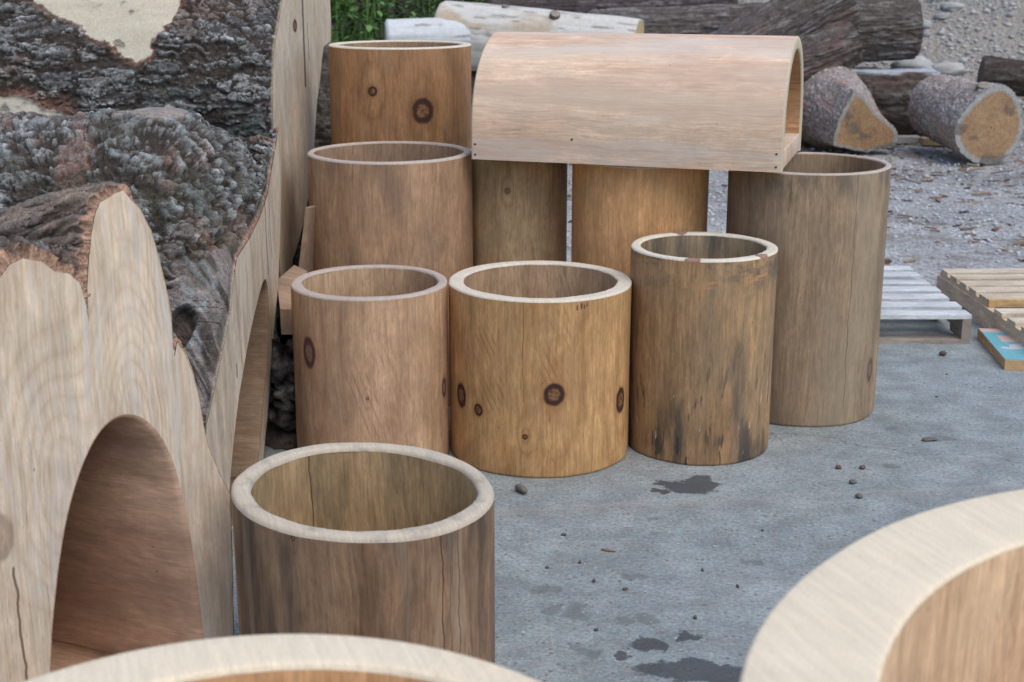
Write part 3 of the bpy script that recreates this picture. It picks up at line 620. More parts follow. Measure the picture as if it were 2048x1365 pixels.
def big_log(name, label, O, n, outline, off, trunk, L, flare, style, seed, T, S, paint=None, arch=None, lin_d=.9, lin_screws=(), bulge=.03, shear=0., evw=.35, tp=0., face_mat=None, lin_mat=None, face_paint=None):
    """A log end lying on its side. O: face origin; n: horizontal face normal; u axis is to the right seen from the front.
    outline: closed (u, z) loop of the sawn face; off: bark thickness along it; trunk (uc, zc, ru, rz): far section"""
    root = thing(name, label, 'log', O)
    n = np.array((n[0], n[1], 0.)); n /= np.linalg.norm(n); U = np.array((-n[1], n[0], 0)); Zv = np.array((0, 0, 1.)); A = -n - U * shear; A /= np.linalg.norm(A)
    W3 = lambda u, z, s: np.asarray(u)[..., None] * U + np.asarray(z)[..., None] * Zv + np.asarray(s)[..., None] * A
    ol = np.array(outline, float); of = np.array(off, float)
    # dense closed loop
    cl = np.concatenate([ol, ol[:1]]); cf = np.concatenate([of, of[:1]])
    d = np.concatenate([[0], np.cumsum(np.hypot(*np.diff(cl, axis=0).T))]); per = d[-1]
    td = np.linspace(0, per, T + 1)[:-1]
    lu = np.interp(td, d, cl[:, 0]); lz = np.interp(td, d, cl[:, 1]); lo = np.interp(td, d, cf)
    nrm = np.stack([np.roll(lz, -2) - np.roll(lz, 2), -(np.roll(lu, -2) - np.roll(lu, 2))], -1); nrm /= np.linalg.norm(nrm, axis=-1, keepdims=True) + 1e-9
    area = .5 * np.sum(lu * np.roll(lz, -1) - np.roll(lu, -1) * lz)
    if area < 0: nrm = -nrm
    ns = np.stack([sum(np.roll(nrm[:, i], q) for q in range(-4, 5)) for i in (0, 1)], -1); ns /= np.linalg.norm(ns, axis=-1, keepdims=True) + 1e-9
    wig = .0022 * (fbm(td * 130, td * 0, seed + 70, 3) - .5)
    fu = lu + ns[:, 0] * wig; fz = lz + ns[:, 1] * wig
    # sawn face
    bm = bmesh.new()
    def loop(us, zs_):
        vs = [bm.verts.new((float(a), float(b), 0)) for a, b in zip(us, zs_)]
        return [bm.edges.new((vs[i], vs[(i + 1) % len(vs)])) for i in range(len(vs))]
    ed = loop(fu[::2], fz[::2])
    if arch is not None:
        ar = np.array(arch, float); da = np.concatenate([[0], np.cumsum(np.hypot(*np.diff(ar, axis=0).T))])
        # smooth the drawn opening
        ta = np.linspace(0, da[-1], 121); au = np.interp(ta, da, ar[:, 0]); az = np.interp(ta, da, ar[:, 1])
        for _ in range(14):
            au[1:-1] = .25 * au[:-2] + .5 * au[1:-1] + .25 * au[2:]; az[1:-1] = .25 * az[:-2] + .5 * az[1:-1] + .25 * az[2:]
        cu, cz = au.mean(), az.mean()
        gn = np.stack([np.gradient(az), -np.gradient(au)], -1); gn /= np.linalg.norm(gn, axis=-1, keepdims=True)
        if np.sum(gn[:, 0] * (au - cu) + gn[:, 1] * (az - cz)) < 0: gn = -gn
        rr = .009
        ed += loop(au + gn[:, 0] * rr, np.maximum(az + gn[:, 1] * rr, .004))
    bmesh.ops.triangle_fill(bm, use_beauty=True, use_dissolve=False, edges=ed, normal=(0, 0, 1))
    bm.verts.index_update(); V = np.array([v.co[:2] for v in bm.verts]); F = np.array([[v.index for v in f.verts] for f in bm.faces]); bm.free()
    # orient towards n
    a, b, c_ = V[F[0]]; ccw = (b[0] - a[0]) * (c_[1] - a[1]) - (b[1] - a[1]) * (c_[0] - a[0])
    if ccw < 0: F = F[:, ::-1]
    m = M(); m.add(W3(V[:, 0], V[:, 1], np.zeros(len(V))), F, V)
    m.build('sawn_face', face_mat, root, smooth=False)
    # bark body
    sv = L * np.linspace(0, 1, S) ** 1.25
    tc = np.arctan2((lz - trunk[1]) / trunk[3], (lu - trunk[0]) / trunk[2])
    tcu = np.unwrap(tc)
    # even angles with the same start and direction, for a round trunk
    ev = tcu[0] + np.sign(tcu[-1] - tcu[0]) * 2 * PI * td / per
    tt = evw * ev + (1 - evw) * tcu
    ru = trunk[0] + trunk[2] * np.cos(tt); rz = trunk[1] + trunk[3] * np.sin(tt)
    lowr = np.sin(tt) < 0; ru = np.where(lowr, trunk[0] + trunk[2] * np.sign(np.cos(tt)) * np.abs(np.cos(tt)) ** .45, ru); rz = np.where(lowr, trunk[1] + (trunk[1] - .003) * np.maximum(-1, np.sin(tt) * 1.5), rz)
    rag = lo * (1. + 1.5 * (fbm(td * 42, td * 0 + 3, seed + 71, 4, .65) - .5))
    wgt = np.exp(-(sv / flare) ** 1.25)[:, None]
    tpf = np.maximum(1 - tp * sv, .62)[:, None]; ru = trunk[0] + (ru - trunk[0])[None] * tpf; rz = trunk[1] + (rz - trunk[1])[None] * tpf
    bu = ru * (1 - wgt) + (lu + ns[:, 0] * rag)[None] * wgt; bz = rz * (1 - wgt) + (lz + ns[:, 1] * rag)[None] * wgt
    ss = np.broadcast_to(sv[:, None], bu.shape).copy()
    ss[0] += (lo > .004) * (.004 - .012 * (fbm(td * 75, td * 0 + 9, seed + 72, 4, .7) - .35))
    Pb = W3(bu, bz, ss)
    st_ = np.hypot(np.roll(bu, -1, 1) - bu, np.roll(bz, -1, 1) - bz); aa = np.cumsum(st_, 1); aa = .6 * aa + .4 * aa.mean(0)[None]
    sa = np.concatenate([np.zeros((1, T)), np.cumsum(np.linalg.norm(np.diff(Pb, axis=0), axis=-1), 0)]); sa = .75 * sa + .25 * ss
    big = bulge * (fbm(aa * 3.2, ss * 2.4, seed + 30, 3) - .5) * 2
    nn = normals(Pb, True)
    if np.mean(np.sum(nn * (Pb - W3(np.full(1, trunk[0]), np.full(1, trunk[1]), np.zeros(1))), -1)) < 0: nn = -nn
    if style == 'ridge': h, col, pl = barkfield(aa, sa, style, seed)
    else:
        vis = (ss < 1.5) & (bz > .05) & ((nn[..., 1] < .35) | (nn[..., 2] > .2)); h, col, pl = barkfield3(Pb + np.array(O), A, style, seed, vis)
    fade = sst(ss, .0, .03)
    if paint is not None: h, col, big = paint(aa, ss, bu, bz, h, col, big, Pb + np.array(O))
    low_ = sst(bz, .02, .12); Pb = Pb + nn * (fade * low_ * (h + big))[..., None]
    # ragged orange edge of the bark round the face
    first = W3(fu, fz, np.full(T, .0015))[None]
    sal = np.array((.40, .235, .155)) * (.5 + 1. * fbm(td * 170, td * 0 + 4, 3, 4, .7))[:, None]
    ecol = np.where((lo > .004)[:, None], sal, np.array((.40, .30, .2)))[None]
    k2 = max(1, int(np.searchsorted(sv, .009)))
    for i in range(k2): col[i] = lerp(ecol[0], col[i], (i / k2) ** 1.0)
    full = np.concatenate([first, Pb]); fc = np.concatenate([ecol, col])
    m = M(); m.grid(full, c=fc, wrap=True, flip=(area < 0))
    e = full[-1]; cen = e.mean(0)
    m.grid(np.array([e, e * .5 + cen * .5, e * .02 + cen * .98]), c=(.2, .15, .1), wrap=True, flip=(area < 0))
    m.build('bark', MAT_BARK, root)
    if arch is not None:
        prof = [(rr, 0), (rr * .62, .0012), (rr * .28, .004), (0, .010), (0, .05)] + [(0, q) for q in np.linspace(.1, lin_d, 12)]
        P = []; uvs = []
        for rsz, q in prof:
            uu = au + gn[:, 0] * rsz; z_ = np.maximum(az + gn[:, 1] * rsz, .004); uu = np.concatenate([uu, np.linspace(uu[-1], uu[0], 8)]); z_ = np.concatenate([z_, np.full(8, .012)]); tu = np.concatenate([ta, ta[-1] + np.linspace(0, .37, 8)])
            P.append(W3(uu, z_, np.full(len(uu), q))); uvs.append(np.stack([tu, np.full(len(tu), q)], -1))
        P = np.array(P); m = M(); m.grid(P, np.array(uvs))
        e = P[-1]; cen = e.mean(0); m.grid(np.array([e, e * .02 + cen * .98]), np.array([uvs[-1], uvs[-1] * 0 + .3]))
        lo_ = m.build('lining', lin_mat, root)
        for (i, q) in lin_screws:
            p = W3(au[i], az[i], q); nv = -(gn[i, 0] * U + gn[i, 1] * Zv)
            screw(lo_, p + nv * .001, nv, .0075)
    return root

MAT_BARK = bark_mat('bark_rough')
def patch(a, b, pa, pb, ra, rb, seed, fr=9., amp=.55):
    d = np.hypot((a - pa) / ra, (b - pb) / rb); return d + amp * (fbm(a * fr, b * fr, seed, 4) - .5) * 2

# --- arched log house in front
o1 = [(-.05, .0), (-.048, .05), (-.044, .109), (-.036, .296), (-.032, .43), (-.055, .485), (-.079, .551), (-.088, .6), (-.096, .672), (-.108, .738), (-.126, .786), (-.141, .812), (-.149, .781), (-.152, .808), (-.151, .864), (-.156, .919), (-.17, .997), (-.186, 1.063), (-.206, 1.108), (-.225, 1.131), (-.241, 1.153), (-.265, 1.146), (-.294, 1.134), (-.307, 1.11), (-.318, 1.071), (-.328, 1.021), (-.336, .97), (-.339, .919), (-.3395, .892), (-.344, .94), (-.353, .978), (-.375, 1.0), (-.402, 1.007), (-.426, 1.031), (-.466, 1.044), (-.493, 1.036), (-.515, 1.014), (-.56, .96), (-.60, .84), (-.66, .74), (-.72, .60), (-.75, .45), (-.74, .25), (-.77, .0)]
f1_ = [.002] * 10 + [.004, .008, .004] + [.002] * 6 + [.006, .014, .016, .018, .022, .022, .02, .02, .014, .008, .012, .018, .02, .022, .024, .026, .026, .022, .02, .02, .02, .02, .02, .02, .02, .02]
f1_ = (f1_ + [.02] * 60)[:len(o1)]
a1 = [(-.50, .004), (-.492, .09), (-.484, .173), (-.474, .251), (-.443, .4), (-.417, .494), (-.389, .563), (-.355, .626), (-.317, .672), (-.28, .682), (-.247, .668), (-.219, .638), (-.193, .591), (-.173, .528), (-.16, .454), (-.148, .355), (-.138, .229), (-.132, .115), (-.13, .004)]
fm1 = wood('wood_sawn_flare', (.57, .515, .445), (.54, .465, .375), (.40, .295, .195), 131, [(-.572, .49, .032, 1.6, .5)], 2.0, .29, [((.60, .56, .51), 40., 3., .48, .70, .6, None, 0), ((.44, .33, .23), 4., 1.6, .55, .75, .4, None, 0)], fib=.3, hs=(1.4, .5),
           domes=[(-.258, .60, .082, .36, 11.), (-.43, .58, .09, .24, 7.)], streak=.3, cloud=(16., 1.4), cs=.5, mk=.25, hn=.05, cracks=[(-.545, .0, .42, .004)], dark=(.14, .075, .045), heart=(.34, .2, .12))
lm1 = wood('wood_plywood_lining', (.46, .32, .235), (.50, .36, .265), (.34, .22, .155), 141, [], 7, .3, [((.22, .125, .085), 3., .8, .5, .7, .5, None, 0), ((.12, .07, .05), 9., 3., .62, .72, .6, None, 0)], fib=.22, streak=.14, bump=.2)
def paint1(a, s, u, z, h, col, big, W):
    g = (.30, .24, .18)
    m = sst(fbm(a * 22, s * 3, 88, 4), .5, .66) * (1 - sst(s, .5, .9)); col = mixc(col, g, .75 * m)
    col = mixc(col, (.24, .165, .125), .4 * sst(fbm(a * 9, s * 5, 82, 4), .5, .65))
    return h, col, big * .8
big_log('log_house', 'front log house with an arched doorway sawn into its pale three lobed face', (-.62, 2.95, 0), (.7, -.714), o1, f1_, (-.42, .46, .34, .44), 1.25, .62, 'ridge', 201, 1500, 230, paint1, a1, .62, bulge=.02, shear=.42, face_mat=fm1, lin_mat=lm1)

# --- second log, seen nearly edge on
o2 = [(3.42, .0), (3.44, .2), (3.482, .366), (3.498, .403), (3.587, .445), (3.705, .51), (3.829, .579), (3.893, .622), (3.95, .697), (4.02, .75), (4.233, .768), (4.418, .80), (4.572, .845), (4.699, .932), (4.797, .995), (4.851, 1.04), (4.868, .961), (4.868, .89), (4.805, .704), (4.712, .525), (4.606, .408), (4.494, .296), (4.38, .137), (4.275, .033), (4.26, 0)]
f2_ = [.005, .005, .003, .003, .003, .003, .003, .003, .003, .006, .012, .014, .014, .012, .008, .004, .002, .002, .002, .002, .002, .002, .002, .002, .002]
a2 = [(3.66, .004), (3.71, .08), (3.775, .167), (3.851, .252), (3.945, .341), (4.021, .385), (4.092, .435), (4.211, .497), (4.302, .536), (4.40, .574), (4.47, .591), (4.496, .56), (4.496, .523), (4.492, .437), (4.485, .396), (4.45, .318), (4.339, .232), (4.292, .166), (4.177, .047), (4.13, .004)]
fm2 = wood('wood_sawn_edge', (.52, .48, .42), (.48, .425, .35), (.34, .26, .17), 151, [], 6, .4, [((.62, .54, .42), 20., 2., .5, .64, .7, None, 0)], hs=(3., .7), cracks=[(4.52, .58, .84, .008), (4.60, .62, .86, .006), (3.93, .40, .45, .01)], streak=.28)
lm2 = wood('wood_lining_brown', (.20, .145, .10), (.23, .165, .115), (.17, .105, .06), 161, [], 8, .35, fib=.25)
def paint2(a, s, u, z, h, col, big, W):
    # bare grey heartwood beside the sawn face with a rotten hollow, reddish inner bark round it
    d = patch(W[..., 1], z, 3.66, .45, .30, .26, 301, 7., .35) + 0 * s
    m = sst(d, 1.12, .9) * (1 - sst(s, .20, .27))
    d2 = patch(s, z, .08, .60, .11, .19, 302, 8., .4)
    m = np.maximum(sst(d2, 1.05, .9) * (W[..., 1] < 4.15), 0)
    gr = mixc(np.zeros(a.shape + (3,)) + np.array((.15, .125, .11)), (.27, .225, .195), fbm(a * 40, s * 9, 303, 4))
    gr = gr * (.62 + .75 * fbm(W[..., 1] * 60, z * 14, 313, 4, .65))[..., None]; gr = mixc(gr, (.06, .045, .035), .85 * sst(fbm(a * 26, s * 12, 304, 4), .54, .66))
    rim = sst(d2, 1.6, 1.05) * (W[..., 1] < 4.25)
    col = mixc(col, (.30, .175, .12), .4 * rim * sst(fbm(a * 15, s * 15, 310, 3), .35, .6))
    col = col + (gr - col) * m[..., None]; h = lerp(h, .012 * fbm(a * 90, s * 12, 305, 4) + .02 * fbm(a * 14, s * 8, 314, 3), m)
    hole = sst(patch(s, z, .12, .60, .035, .055, 306, 14., .4), 1., .7) * (W[..., 1] < 4.1)
    h = h - .05 * hole; col = mixc(col, (.07, .052, .04), .8 * hole)
    # reddish scrape and pale bare crest
    red = sst(patch(s, z, .47, 1.02, .055, .12, 307, 14., .5), 1.05, .7) * (W[..., 1] < 4.4)
    col = mixc(col, (.27, .15, .108), .6 * red * (.4 + .9 * fbm(a * 60, s * 40, 320, 3))); h = h - .008 * red
    cr = sst(patch(s, z, .24, 1.20, .22, .07, 308, 9., .3), 1.05, .75)
    col = mixc(col, (.33, .27, .225), .85 * cr); h = lerp(h, .012 + .003 * fbm(a * 40, s * 8, 309, 3), cr)
    li = sst(fbm(a * 26, s * 26, 311, 4), .58, .70); col = mixc(col, (.32, .35, .335), .55 * li * sst(h, -.005, .012))
    mo = sst(fbm(a * 9, s * 9, 312, 4), .55, .68); col = mixc(col, (.055, .052, .034), .5 * mo)
    return h, col, big
big_log('root_flare_log', 'mossy grey barked log behind the front log house with a split pale sawn edge', (-.82, 0, 0), (1, 0), o2, f2_, (4.32, .60, .56, .645), 2.0, .13, 'lump', 211, 1000, 440, paint2, a2, .9, [(84, .10), (96, .11)], .05, evw=.12, tp=.26, face_mat=fm2, lin_mat=lm2)

# --- third log, tallest, behind
o3 = [(5.02, .0), (4.97, .25), (4.93, .519), (4.931, .735), (4.945, .949), (4.924, 1.025), (4.932, 1.13), (5.011, 1.299), (5.245, 1.466), (5.45, 1.72), (5.8, 1.9), (6.25, 1.88), (6.52, 1.68), (6.614, 1.431), (6.626, 1.34), (6.60, 1.245), (6.33, 1.235), (6.25, 1.17), (6.176, 1.099), (6.06, 1.02), (6.009, .962), (5.93, .86), (5.847, .768), (5.70, .66), (5.614, .615), (5.4, .53), (5.217, .489), (5.15, .3), (5.15, .0)]
f3_ = [.004] * 13 + [.004] * 16
fm3 = wood('wood_sawn_tall', (.51, .47, .40), (.48, .42, .335), (.37, .29, .2), 171, [(5.52, 1.36, .05, .5)], 3, .2, [((.30, .26, .21), 3., 2., .5, .7, .6, .95, .7), ((.40, .26, .13), 4., 1., .52, .7, .5, None, 0), ((.17, .13, .10), 20., 1.6, .62, .7, .5, .9, .8)], cracks=[(5.74, 1.1, 1.5, .035), (5.86, 1.2, 1.36, .01)], hs=(1.6, .7))
def paint3(a, s, u, z, h, col, big, W):
    near = W[..., 1] < 5.9
    for i_, sd in ((0, 401), (1, 402)):
        if i_ == 0:
            zz = z - 1.262; lo_ = .475 + 1.75 * zz; hi_ = .445 - .55 * zz
            d = 1 - np.minimum(np.minimum(lo_ - s, s - hi_) / .10, zz / .05) + 1.1 * (fbm(a * 13, s * 11, sd, 5, .6) - .5)
            d = np.where(d < .0, 0, d)
        else: d = patch(s, z, 1.10, 1.03, .36, .13, sd, 6., .35)
        e = sst(d, 1.32, 1.0) * near; col = mixc(col, (.26, .125, .085), .85 * e * (.4 + .6 * fbm(a * 30, s * 12, sd + 1, 3))); h = h - .006 * e
        b = sst(d, 1.0, .93) * near
        wood_c = mixc(np.zeros(a.shape + (3,)) + np.array((.50, .42, .30)), (.62, .55, .43), fbm(a * 20, s * 5, sd + 2, 4))
        wood_c = mixc(wood_c, (.22, .18, .14), .8 * sst(fbm(a * 14, s * 10, sd + 3, 5), .62, .72))
        col = col + (wood_c - col) * b[..., None]; h = lerp(h, -.004 + .002 * fbm(a * 30, s * 6, sd + 4, 3), b); big = lerp(big, big * .5, b)
    mo = sst(fbm(a * 8, s * 8, 412, 4), .5, .66) * sst(z, 1.25, 1.0) * (s < .45); col = mixc(col, (.13, .145, .12), .6 * mo)
    return h, col, big
big_log('tall_log', 'tallest barked log at the upper left with bare pale patches and a tall sawn edge', (-.85, 0, 0), (1, 0), o3, f3_, (5.62, .97, .72, .95), 2.4, .22, 'plate', 221, 1100, 420, paint3, None, .9, (), .03, face_mat=fm3)

# ------------------------------------------------------------------ off-cuts wedged between the logs and the tubes
wO = wood('wood_offcut', (.36, .28, .22), (.32, .24, .18), (.25, .15, .09), 181, [], 7, .3)
root = thing('timber_offcut', 'split timber block with a pale top, wedged left of the pink tube', 'timber block', (-.80, 4.72, 0), .25)
def prism(poly, z0, z1, top_in=.0):
    p = np.array(poly, float); n = len(p); c = p.mean(0); q = c + (p - c) * (1 - top_in)
    V = np.concatenate([np.c_[p, np.full(n, z0)], np.c_[q, np.full(n, z1)]])
    F = [list(range(n))[::-1], list(range(n, 2 * n))] + [[i, (i + 1) % n, n + (i + 1) % n, n + i] for i in range(n)]
    uv = np.stack([V[:, 0] + V[:, 1], V[:, 2]], -1); return V, F, uv
m = M(); V, F, uv = prism([(-.03, -.13), (.045, -.15), (.075, -.03), (.09, .10), (.05, .16), (-.02, .10)], .36, .50)
V[6:, 2] += np.array([-.05, -.05, 0, .03, .04, .0]); m.add(V, F, uv); m.build('pale_top', wO, root, smooth=False)
m = M(); th = np.linspace(0, 2 * PI, 40)[:-1]; zz = np.linspace(0, .362, 30)
TH, ZZ = np.meshgrid(th, zz); r = .085 + .012 * fbm(TH * 3, ZZ * 20, 4, 3)
h, c, _ = barkfield(TH * .09, ZZ, 'lump', 31); r = r + h
m.grid(np.stack([-.01 + r * (1.35 - 1.2 * ZZ) * np.cos(TH), -.06 + r * (2.5 - 1.6 * ZZ) * np.sin(TH), ZZ], -1), c=c * .5, wrap=True); m.build('bark', MAT_BARK, root)  # darkened bark base, flared wide to black out lit ground in the gap
root = thing('slab_board', 'thin pale slab leaning behind the split timber block', 'board', (-.745, 4.96, 0), .0)
m = M(); bx = np.array(Matrix.Rotation(R_(9), 3, 'Y')) @ np.array(Matrix.Rotation(R_(70), 3, 'Z')); m.box((-.03, 0, .375), (.12, .016, .75), rot=bx, bev=.002, uvax=2); m.build('board', wO, root, smooth=False)

# ------------------------------------------------------------------ log pile in the background
def log(name, label, p0, p1, r0, r1, style, seed, end=None, bare=None, T=150, S=110, group=None, squash=1., stubs=(), flat=None, tint=None, endcol=None, endout=None, bend=0., rough=1., lobes=.05, endR=None):
    """log lying from p0 to p1 (p1 is its sawn, seen end)"""
    p0 = np.array(p0, float); p1 = np.array(p1, float); ax = p1 - p0; L = np.linalg.norm(ax); ax /= L
    root = thing(name, label, 'log', tuple(p0 * .5 + p1 * .5 - np.array((0, 0, (r0 + r1) / 2))), 0, group)
    base = np.array(root.location)
    up = np.array((0, 0, 1.)); sx = np.cross(ax, up); sx /= np.linalg.norm(sx); uz = np.cross(sx, ax)
    t = np.linspace(0, 2 * PI, T + 1)[:-1]; s = np.linspace(0, 1, S)
    TT, SS = np.meshgrid(t, s)
    rr = lerp(r0, r1, SS)
    shape = 1 + lobes * (vn(np.cos(TT) * 1.3 + seed, np.sin(TT) * 1.3 + SS * 1.5, seed) - .5) * 2
    if endout is not None:     # radial outline (n samples) of the sawn end, blending in over the last part
        eo = np.interp(TT, np.linspace(0, 2 * PI, len(endout)), endout); shape = lerp(shape, eo, sst(SS, .45, 1.))
    h, c, pl = barkfield(TT * max(r0, r1), SS * L, style, seed)
    if bare is not None:
        w_ = mixc(np.zeros(TT.shape + (3,)) + np.array(bare[0]), bare[1], fbm(TT * r0 * 18, SS * L * 3, seed + 1, 4))
        w_ = mixc(w_, bare[2], .85 * sst(fbm(TT * r0 * 9, SS * L * 2.4, seed + 2, 5), .52, .68)); w_ = mixc(w_, (.2, .16, .12), .6 * sst(fbm(TT * r0 * 30, SS * L * 5, seed + 3, 4), .62, .72))
        c = w_; h = .012 * fbm(TT * r0 * 25, SS * L * 2.5, seed + 4, 3) + .02 * fbm(TT * 2, SS * L * 2, seed + 5, 3)
    if bare is None: c = lerp(c, c.mean((0, 1)) * 1.12, .42 if style == 'fissure' else .3)
    if tint is not None: c = c * np.array(tint)
    cu = rr * shape + h * rough
    cz = np.sin(TT)
    if flat is not None: cz = np.where(cz > flat, flat + (cz - flat) * .12, cz)
    if flat is not None: c = mixc(c, (.42, .46, .49), .9 * sst(np.sin(TT) + .25 * (fbm(TT * 4, SS * L * 5, seed + 8, 3) - .5), flat - .04, flat + .06))
    off = bend * np.sin(PI * SS)
    rnd = np.where(SS < .02, .75 + .25 * np.sqrt(np.clip(SS / .02, 0, 1)), 1.)
    P = p0 + (SS * L)[..., None] * ax + (cu * rnd * np.cos(TT))[..., None] * sx + (cu * rnd * cz * squash + off)[..., None] * uz - base
    m = M(); m.grid(P, c=c, wrap=True, flip=True)
    e = P[0]; cen = e.mean(0); m.grid(np.array([e * .02 + cen * .98, e * .5 + cen * .5, e]), c=np.array((.30, .24, .17)), wrap=True, flip=True)
    m.build('bark' if bare is None else 'trunk', MAT_BARK_FAR, root)
    e = P[-1]; cen = e.mean(0); nr = 12; rings = []; cols = []
    ec = endcol or ((.50, .30, .13), (.46, .44, .38))
    for i in range(nr):
        f = 1 - i / (nr - 1) * .98; rings.append(e * f + cen * (1 - f) + ax * (.002 if i else 0)); 
        base_c = np.array(ec[1]) if f > .84 else np.array(ec[0]) * (.96 + .1 * (i % 2)); cc_ = base_c * (.8 + .45 * fbm(np.cos(t) * 3 * f + 5, np.sin(t) * 3 * f + seed, seed, 4))[:, None]
        dk = sst(fbm(np.cos(t) * 2.2 * f + 9, np.sin(t) * 2.2 * f + seed, seed + 3, 4), .62, .72); cc_ = mixc(cc_, (.13, .10, .08), .7 * dk); cols.append(cc_)
    m = M(); m.grid(np.array(rings), c=np.array(cols), wrap=True, flip=True); m.build('sawn_end', MAT_END, root)
    for (f, an, ln, sr) in stubs:
        ctr = p0 + ax * L * f - base; dirv = sx * math.cos(an) + uz * math.sin(an) + ax * .25; dirv /= np.linalg.norm(dirv)
        a_ = np.cross(dirv, ax); a_ /= np.linalg.norm(a_); b_ = np.cross(dirv, a_); rad = lerp(r0, r1, f) * .93
        tt = np.linspace(0, 2 * PI, 17)[:-1]; PP = [ctr + dirv * (rad + q * ln) + (np.cos(tt)[:, None] * a_ + np.sin(tt)[:, None] * b_) * sr * g for q, g in ((-.3, 1.7), (.1, 1.15), (.55, 1.), (.95, .9), (1., .75), (1.0, .02))]
        m = M(); cs = np.array([[(.34, .29, .22)] * 16, [(.2, .16, .13)] * 16, [(.10, .085, .075)] * 16, [(.10, .085, .075)] * 16, [(.3, .25, .19)] * 16, [(.22, .17, .13)] * 16]); m.grid(np.array(PP), c=cs, wrap=True, flip=False); m.build('branch_stub', MAT_BARK_FAR, root)
    return root
MAT_BARK_FAR = bark_mat('bark_far', 90., .9, .35)
k = NT('sawn_log_end', .9); p = k.obj(); c = k.val(k.tint(), k.step(k.noise(p, 60., 4., .65), .25, .75, .72, 1.28)); MAT_END = k.done(c, k.bump(k.noise(p, 120., 3.), .4, .004))

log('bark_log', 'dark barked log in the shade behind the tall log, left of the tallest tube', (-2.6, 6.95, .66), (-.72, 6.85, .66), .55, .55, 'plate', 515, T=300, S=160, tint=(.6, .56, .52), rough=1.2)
# diagonal big log and its neighbours
log('bark_log', 'big grey log lying diagonally over the pile, behind the tunnel', (.75, 12.3, .10), (2.98, 12.85, 1.27), .27, .29, 'fissure', 501, T=220, S=220, tint=(.86, .80, .82), rough=1.5, lobes=.03)
log('bark_log', 'shorter reddish grey log under the upper end of the diagonal log', (1.6, 12.2, .44), (3.03, 12.6, .91), .19, .20, 'fissure', 512, T=160, S=140, tint=(.82, .74, .74), rough=1.3, lobes=.03)
log('bark_log', 'grey log just right of the diagonal log, ending at the gravel bank', (.7, 13.3, .86), (3.83, 13.45, 1.0), .29, .285, 'fissure', 502, T=200, S=200, tint=(.86, .82, .82), rough=1.4, lobes=.03)
log('bark_log', 'dark log behind the pale stripped log, reaching the top edge', (-.2, 14.1, .98), (2.2, 13.75, 1.12), .30, .30, 'fissure', 503, T=180, S=180, tint=(.62, .55, .58), rough=1.3, lobes=.03)
log('stripped_log', 'pale stripped log with branch stubs and a yellow sawn end above the tunnel', (-.60, 11.75, 1.03), (1.02, 11.32, .93), .255, .225, 'plate', 504, bare=((.55, .50, .43), (.64, .60, .54), (.46, .35, .23)), T=150, S=130, stubs=[(.56, .95, .08, .045), (.30, 1.35, .05, .035), (.42, .15, .035, .02)], endcol=((.50, .37, .17), (.42, .37, .25)), lobes=.06)
log('stripped_log', 'short bleached log end poking out above the tallest tube', (-1.03, 11.45, 1.0), (-.1, 11.6, 1.03), .135, .14, 'plate', 505, bare=((.55, .54, .52), (.62, .61, .59), (.47, .43, .37)), T=100, S=80, lobes=.05)
log('bark_log', 'supporting log low in the pile hidden behind the log tubes', (-1.1, 11.9, .38), (1.9, 11.9, .42), .38, .38, 'fissure', 506, T=120, S=110, tint=(.7, .62, .6))
log('bark_log', 'lower dark log under the diagonal log', (-.3, 13.1, .36), (2.35, 12.95, .36), .36, .36, 'fissure', 507, T=120, S=110, tint=(.55, .48, .46))
# cut stump pointing at the viewer
def px_outline(poly, k_):
    p = np.array(poly, float) * k_; p = np.concatenate([p, p[:1]]); q = np.concatenate([p[i] + (p[i + 1] - p[i]) * np.linspace(0, 1, 20)[:, None] for i in range(len(p) - 1)])
    an = np.arctan2(-q[:, 1], -q[:, 0]) % (2 * PI); r = np.hypot(q[:, 0], q[:, 1]); o = np.argsort(an); an, r = an[o], r[o]
    return np.interp(np.linspace(0, 2 * PI, 60), np.concatenate([an - 2 * PI, an, an + 2 * PI]), np.tile(r, 3))
eo = np.array([1.0, .98, .94, 1.12, 1.22, 1.12, 1., .98, .98, 1., 1.02, 1.04, 1.02, 1.0, .95, .92, .96, 1.2, 1.45, 1.25, 1.0])
log('bark_log', 'pinkish grey log with a triangular orange sawn end beside the tall weathered tube', (2.78, 12.75, .40), (2.955, 11.72, .225), .40, .27, 'lump', 508, T=180, S=90, tint=(2.1, 1.93, 1.92), rough=.4,
    endcol=((.34, .20, .10), (.33, .30, .25)), endout=px_outline([(-25,-80),(-50,-20),(-55,30),(20,45),(85,30),(78,0),(30,-32),(-5,-72)], 4.25e-3/.27))
log('bark_log', 'pinkish grey log with a round orange sawn end at the right edge', (3.72, 12.2, .40), (3.90, 11.25, .30), .27, .30, 'lump', 509, T=180, S=80, tint=(2.1, 1.93, 1.92), rough=.4,
    endcol=((.35, .215, .115), (.36, .35, .32)), endout=np.array([1.06, 1.0, .96, .98, 1.06, 1.16, 1.12, 1.0, .95, .94, .95, .97, 1.0, 1.0, 1.0, .98, 1.0, 1.02, 1.04, 1.06]), stubs=[(.80, 1.45, .07, .075)])
log('split_log', 'dark weathered split log with a flat bleached top behind the triangular log', (2.75, 13.25, .36), (3.98, 13.2, .36), .35, .34, 'fissure', 510, T=140, S=110, tint=(.62, .57, .54), rough=1.6, flat=.72, squash=.95, endcol=((.13, .11, .095), (.2, .18, .16)))
log('split_log', 'small dark log at the far right edge behind the round log', (5.3, 12.9, .50), (4.38, 13.05, .60), .15, .15, 'fissure', 511, T=90, S=70, tint=(.5, .42, .4), endcol=((.14, .10, .08), (.2, .17, .14)))
wP = wood('wood_grey_plank', (.30, .31, .32), (.36, .36, .36), (.2, .2, .2), 191, [], 6, .3)
